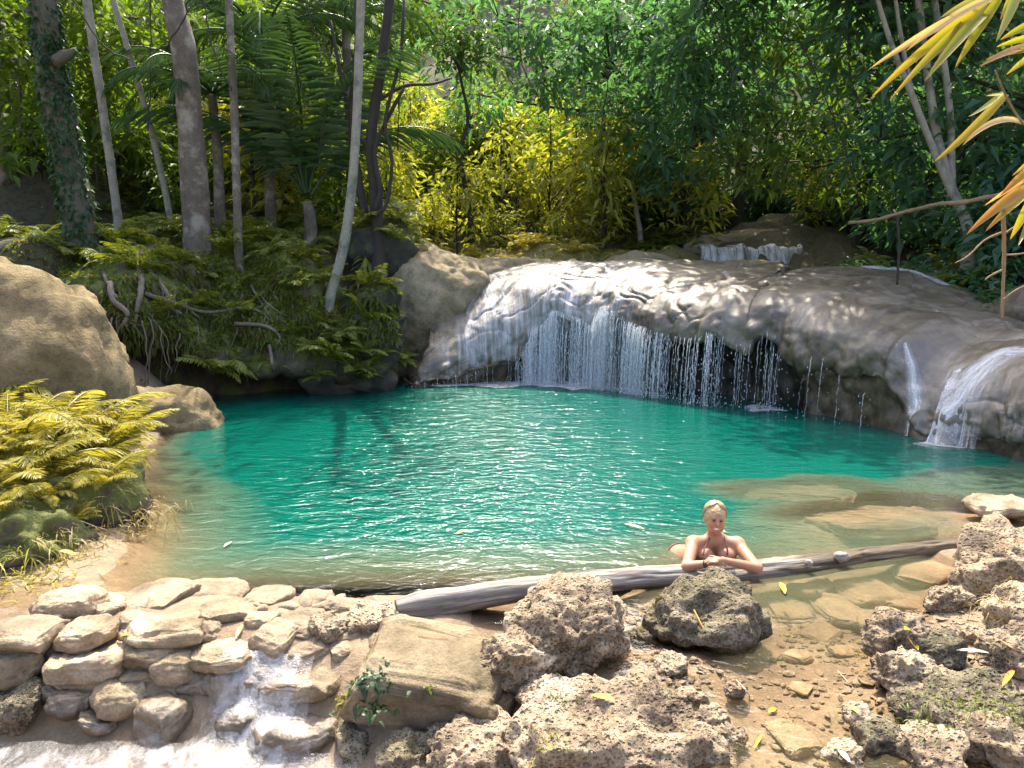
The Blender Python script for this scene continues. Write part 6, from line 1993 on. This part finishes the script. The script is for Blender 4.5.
spray('bamboo branch with dry orange leaves drooping at the right edge', [(1070, 170), (1050, 176), (1030, 186)],
      [((1034, 184), (966, 235), 19, .04, .5, .95), ((1034, 188), (985, 232), 15, .03, .4, .5), ((1036, 192), (1010, 240), 16, .0, .3, .1), ((1036, 165), (1000, 196), 14, .03, .5, .9), ((1040, 170), (984, 206), 10, .02, .9, .8), ((1040, 200), (1018, 246), 14, 0, .2, .1), ((1045, 150), (1012, 176), 12, .02, .6, .9)], 2.8)

# ------------------------------------------------------------------ tufts, plants, fallen leaves
near = drop_tree([ground] + ROCKS + [log])
def tuft(name, label, cat, px, py, n, L_, Wd, mat, seed, spread=.05, up=.9, group=None, droop=.7, trees=None):
    rg_ = np.random.default_rng(seed)
    o3 = surf_hit(trees or near, px, py, 20, .0)
    g = rg_.normal(0, 1, (n, 3)) * np.array([1, 1, .15]) * spread
    for k in range(n):
        h = drop(trees or near, o3[0] + g[k, 0], o3[1] + g[k, 1], 3)
        if h: g[k, 2] = np.clip(h[0].z - o3[2], -.12, .12)
    D = norm(rg_.normal(0, .6, (n, 3)) + np.array([0, -.1, up]))
    V, F, T = leaf_cards(g, D, rg_.uniform(.5, 1.2, n) * L_, Wd, rg_, droop, True)
    o = build(name, V, F, mat, None, False, {'tint': T * .89})
    o.location = tuple(o3)
    return tag(o, label, cat, group, 'stuff' if cat == 'grass' else None)
tuft('leafy_plant', 'leafy green plant growing on the dark front of the block boulder', 'plant', 372, 682, 130, .055, .028, M['ivy'], 1, .075, .3)
tuft('moss_tuft', 'yellow green tuft at the lower left edge of the block boulder', 'plant', 343, 700, 90, .05, .010, M['fern_gold'], 2, .03, .3)
tuft('sprig', 'tiny green sprig on the front of the block boulder', 'plant', 430, 703, 12, .045, .02, M['fern'], 3, .012, .5)
tuft('grass_tuft', 'dry grass tuft on the broad low rock in the right corner', 'grass', 930, 708, 160, .09, .008, M['fern'], 4, .10, .5)
tuft('grass_tuft', 'green grass tuft hanging off the right end of the low rock in the corner', 'grass', 990, 705, 140, .08, .012, M['fern'], 5, .09, .5)
tuft('grass_tuft', 'pale green moss tuft left of the rock with the yellow leaf', 'grass', 864, 655, 70, .05, .010, M['fern_gold'], 6, .035, .5)
tuft('grass_tuft', 'straw coloured grass on the grey boulder at the right edge', 'grass', 1003, 590, 110, .10, .007, M['drygrass'], 7, .09, .4)
tuft('grass_tuft', 'yellow green moss at the bottom left of the pitted ledge', 'grass', 546, 748, 90, .05, .008, M['fern_gold'], 8, .05, .6)
tuft('grass_tuft', 'short green moss on the pitted ledge below the block boulder', 'grass', 560, 700, 60, .035, .007, M['fern'], 9, .05, .6)
tuft('grass_tuft', 'sparse grass at the right foot of the dark jagged boulder', 'grass', 768, 600, 40, .07, .006, M['drygrass'], 10, .03, .8)
for k, (x, y, n, lab) in enumerate([(110, 520, 260, 'dry straw hanging under the golden ferns at the waterline'), (70, 545, 220, 'dry straw under the golden ferns at the left'), (22, 575, 260, 'mossy tuft at the left edge above the ochre stone'), (130, 500, 160, 'dry straw at the tip of the golden fern clump'), (40, 560, 160, 'green moss tuft left below the golden ferns')]):
    tuft('dry_tuft', lab, 'grass', x, y, n, .22, .012, M['drygrass'] if k in (0, 1, 3) else M['fern_gold'], 20 + k, .20, .3)
tuft('moss_tuft', 'bright yellow sprig hanging beside the leaning white trunk', 'plant', 368, 262, 26, .3, .10, M['leaf_yellow'], 31, .10, -.2, trees=bank_trees)

lm = {}
for nm, c_ in [('yellow', (.62, .40, .02)), ('orange', (.50, .20, .03)), ('brown', (.30, .16, .06)), ('pale', (.55, .48, .36))]:
    lm[nm] = plain_mat(nm + '_leaf', c_, .5, .25, 20, .1)
def fallen(label, a, b, w, col, seed, lift=.012, water=False):
    rg_ = np.random.default_rng(seed)
    if water:
        A, B = G(a[0], a[1], .006), G(b[0], b[1], .006)
    else:
        A, B = surf_hit(near, *a, 20, .01), surf_hit(near, *b, 20, .01)
    if np.linalg.norm(A - B) > .5:
        B = A + (B - A) / np.linalg.norm(B - A) * .2
    n = 9; u = np.linspace(0, 1, n)[:, None]
    c = A + (B - A) * u + np.array([0, 0, 1]) * (lift + .03 * np.linalg.norm(B - A) * 4 * u * (1 - u))
    tg_ = norm(B - A); lat = norm(np.cross(tg_, np.array([0, -.4, 1.0])))
    ww = w * .75 * A[1] / FPX / 2 * np.sin(np.pi * (.04 + .92 * u)) ** .8
    nrm_ = np.cross(lat, tg_)
    V = np.stack([c + lat * ww + nrm_ * ww * .35, c, c - lat * ww + nrm_ * ww * .35], 1).reshape(-1, 3)
    o = build('fallen_leaf', V - A, grid_faces(n, 3), lm[col])
    o.location = tuple(A)
    return tag(o, label, 'leaf')
FL = [('large yellow leaf standing against the pitted rock on the right', (904, 628), (918, 652), 13, 'yellow', 0), ('yellow leaf lying on top of the pitted ledge at the bottom', (592, 697), (614, 702), 9, 'yellow', 0),
      ('oval yellow leaf just below the bleached log end of the woman', (780, 584), (785, 595), 8, 'yellow', 1), ('orange leaf lying on the dam stones at the left', (236, 640), (243, 626), 7, 'orange', 0),
      ('yellow leaf between the stones of the left heap', (118, 640), (130, 636), 7, 'yellow', 0), ('long pale brown leaf on the wet sand at the right', (956, 652), (990, 655), 6, 'pale', 0),
      ('long orange brown leaf beside the pitted rock near the right edge', (1002, 688), (1014, 672), 8, 'orange', 0), ('small yellow leaf at the left edge of the channel', (768, 714), (776, 710), 8, 'yellow', 0),
      ('small yellow leaf at the lower end of the channel', (850, 708), (858, 715), 8, 'yellow', 0), ('narrow yellow brown leaf on the gravel at the bottom', (754, 750), (762, 736), 5, 'yellow', 0),
      ('pale curled leaf at the bottom edge of the gravel', (838, 752), (850, 764), 9, 'pale', 0), ('yellow leaf floating left of the middle of the pool', (456, 535), (468, 531), 5, 'yellow', 1),
      ('orange leaf floating in the pool behind the log', (624, 525), (644, 530), 4, 'orange', 1), ('pale leaf floating on the shallow water near the left shore', (224, 548), (232, 543), 4, 'pale', 1),
      ('yellow leaf at the tip of the pitted boulder beside the log', (655, 604), (664, 598), 6, 'yellow', 0), ('brown leaf in the gravel left of the channel', (735, 700), (748, 706), 5, 'brown', 0),
      ('yellow leaf on the fern bank above the left stones', (60, 552), (76, 556), 8, 'yellow', 0)]
for k, (lab, a, b, w, c_, wtr) in enumerate(FL):
    fallen(lab, a, b, w, c_, k, water=bool(wtr))
def stick(label, pts, r_, mat, seed):
    q = [surf_hit(near, x, y, 20, .015) for x, y in pts]
    V, F = tube(catmull(q, 12), np.linspace(r_, r_ * .6, 12), 6, .15, seed)
    tag(build('stick', V, F, mat), label, 'stick')
stick('orange brown stick leaning on the face of the dark jagged boulder', [(694, 610), (702, 626), (710, 642)], .006, lm['orange'], 1)
stick('pale straight twig stuck in the channel edge', [(838, 671), (846, 680), (854, 689)], .005, lm['pale'], 2)
stick('pale twig on the gravel left of the channel', [(736, 680), (744, 688), (750, 696)], .005, lm['pale'], 3)
stick('thin brown twig lying on the top of the block boulder', [(418, 636), (432, 638), (448, 639)], .003, lm['brown'], 4)
stick('brown twig lying across the large tan slab of the dam', [(282, 675), (300, 671), (318, 667)], .004, lm['brown'], 5)
stick('thin twig on the rocks by the orange leaf at the right', [(1000, 640), (1012, 648), (1022, 652)], .004, lm['brown'], 6)
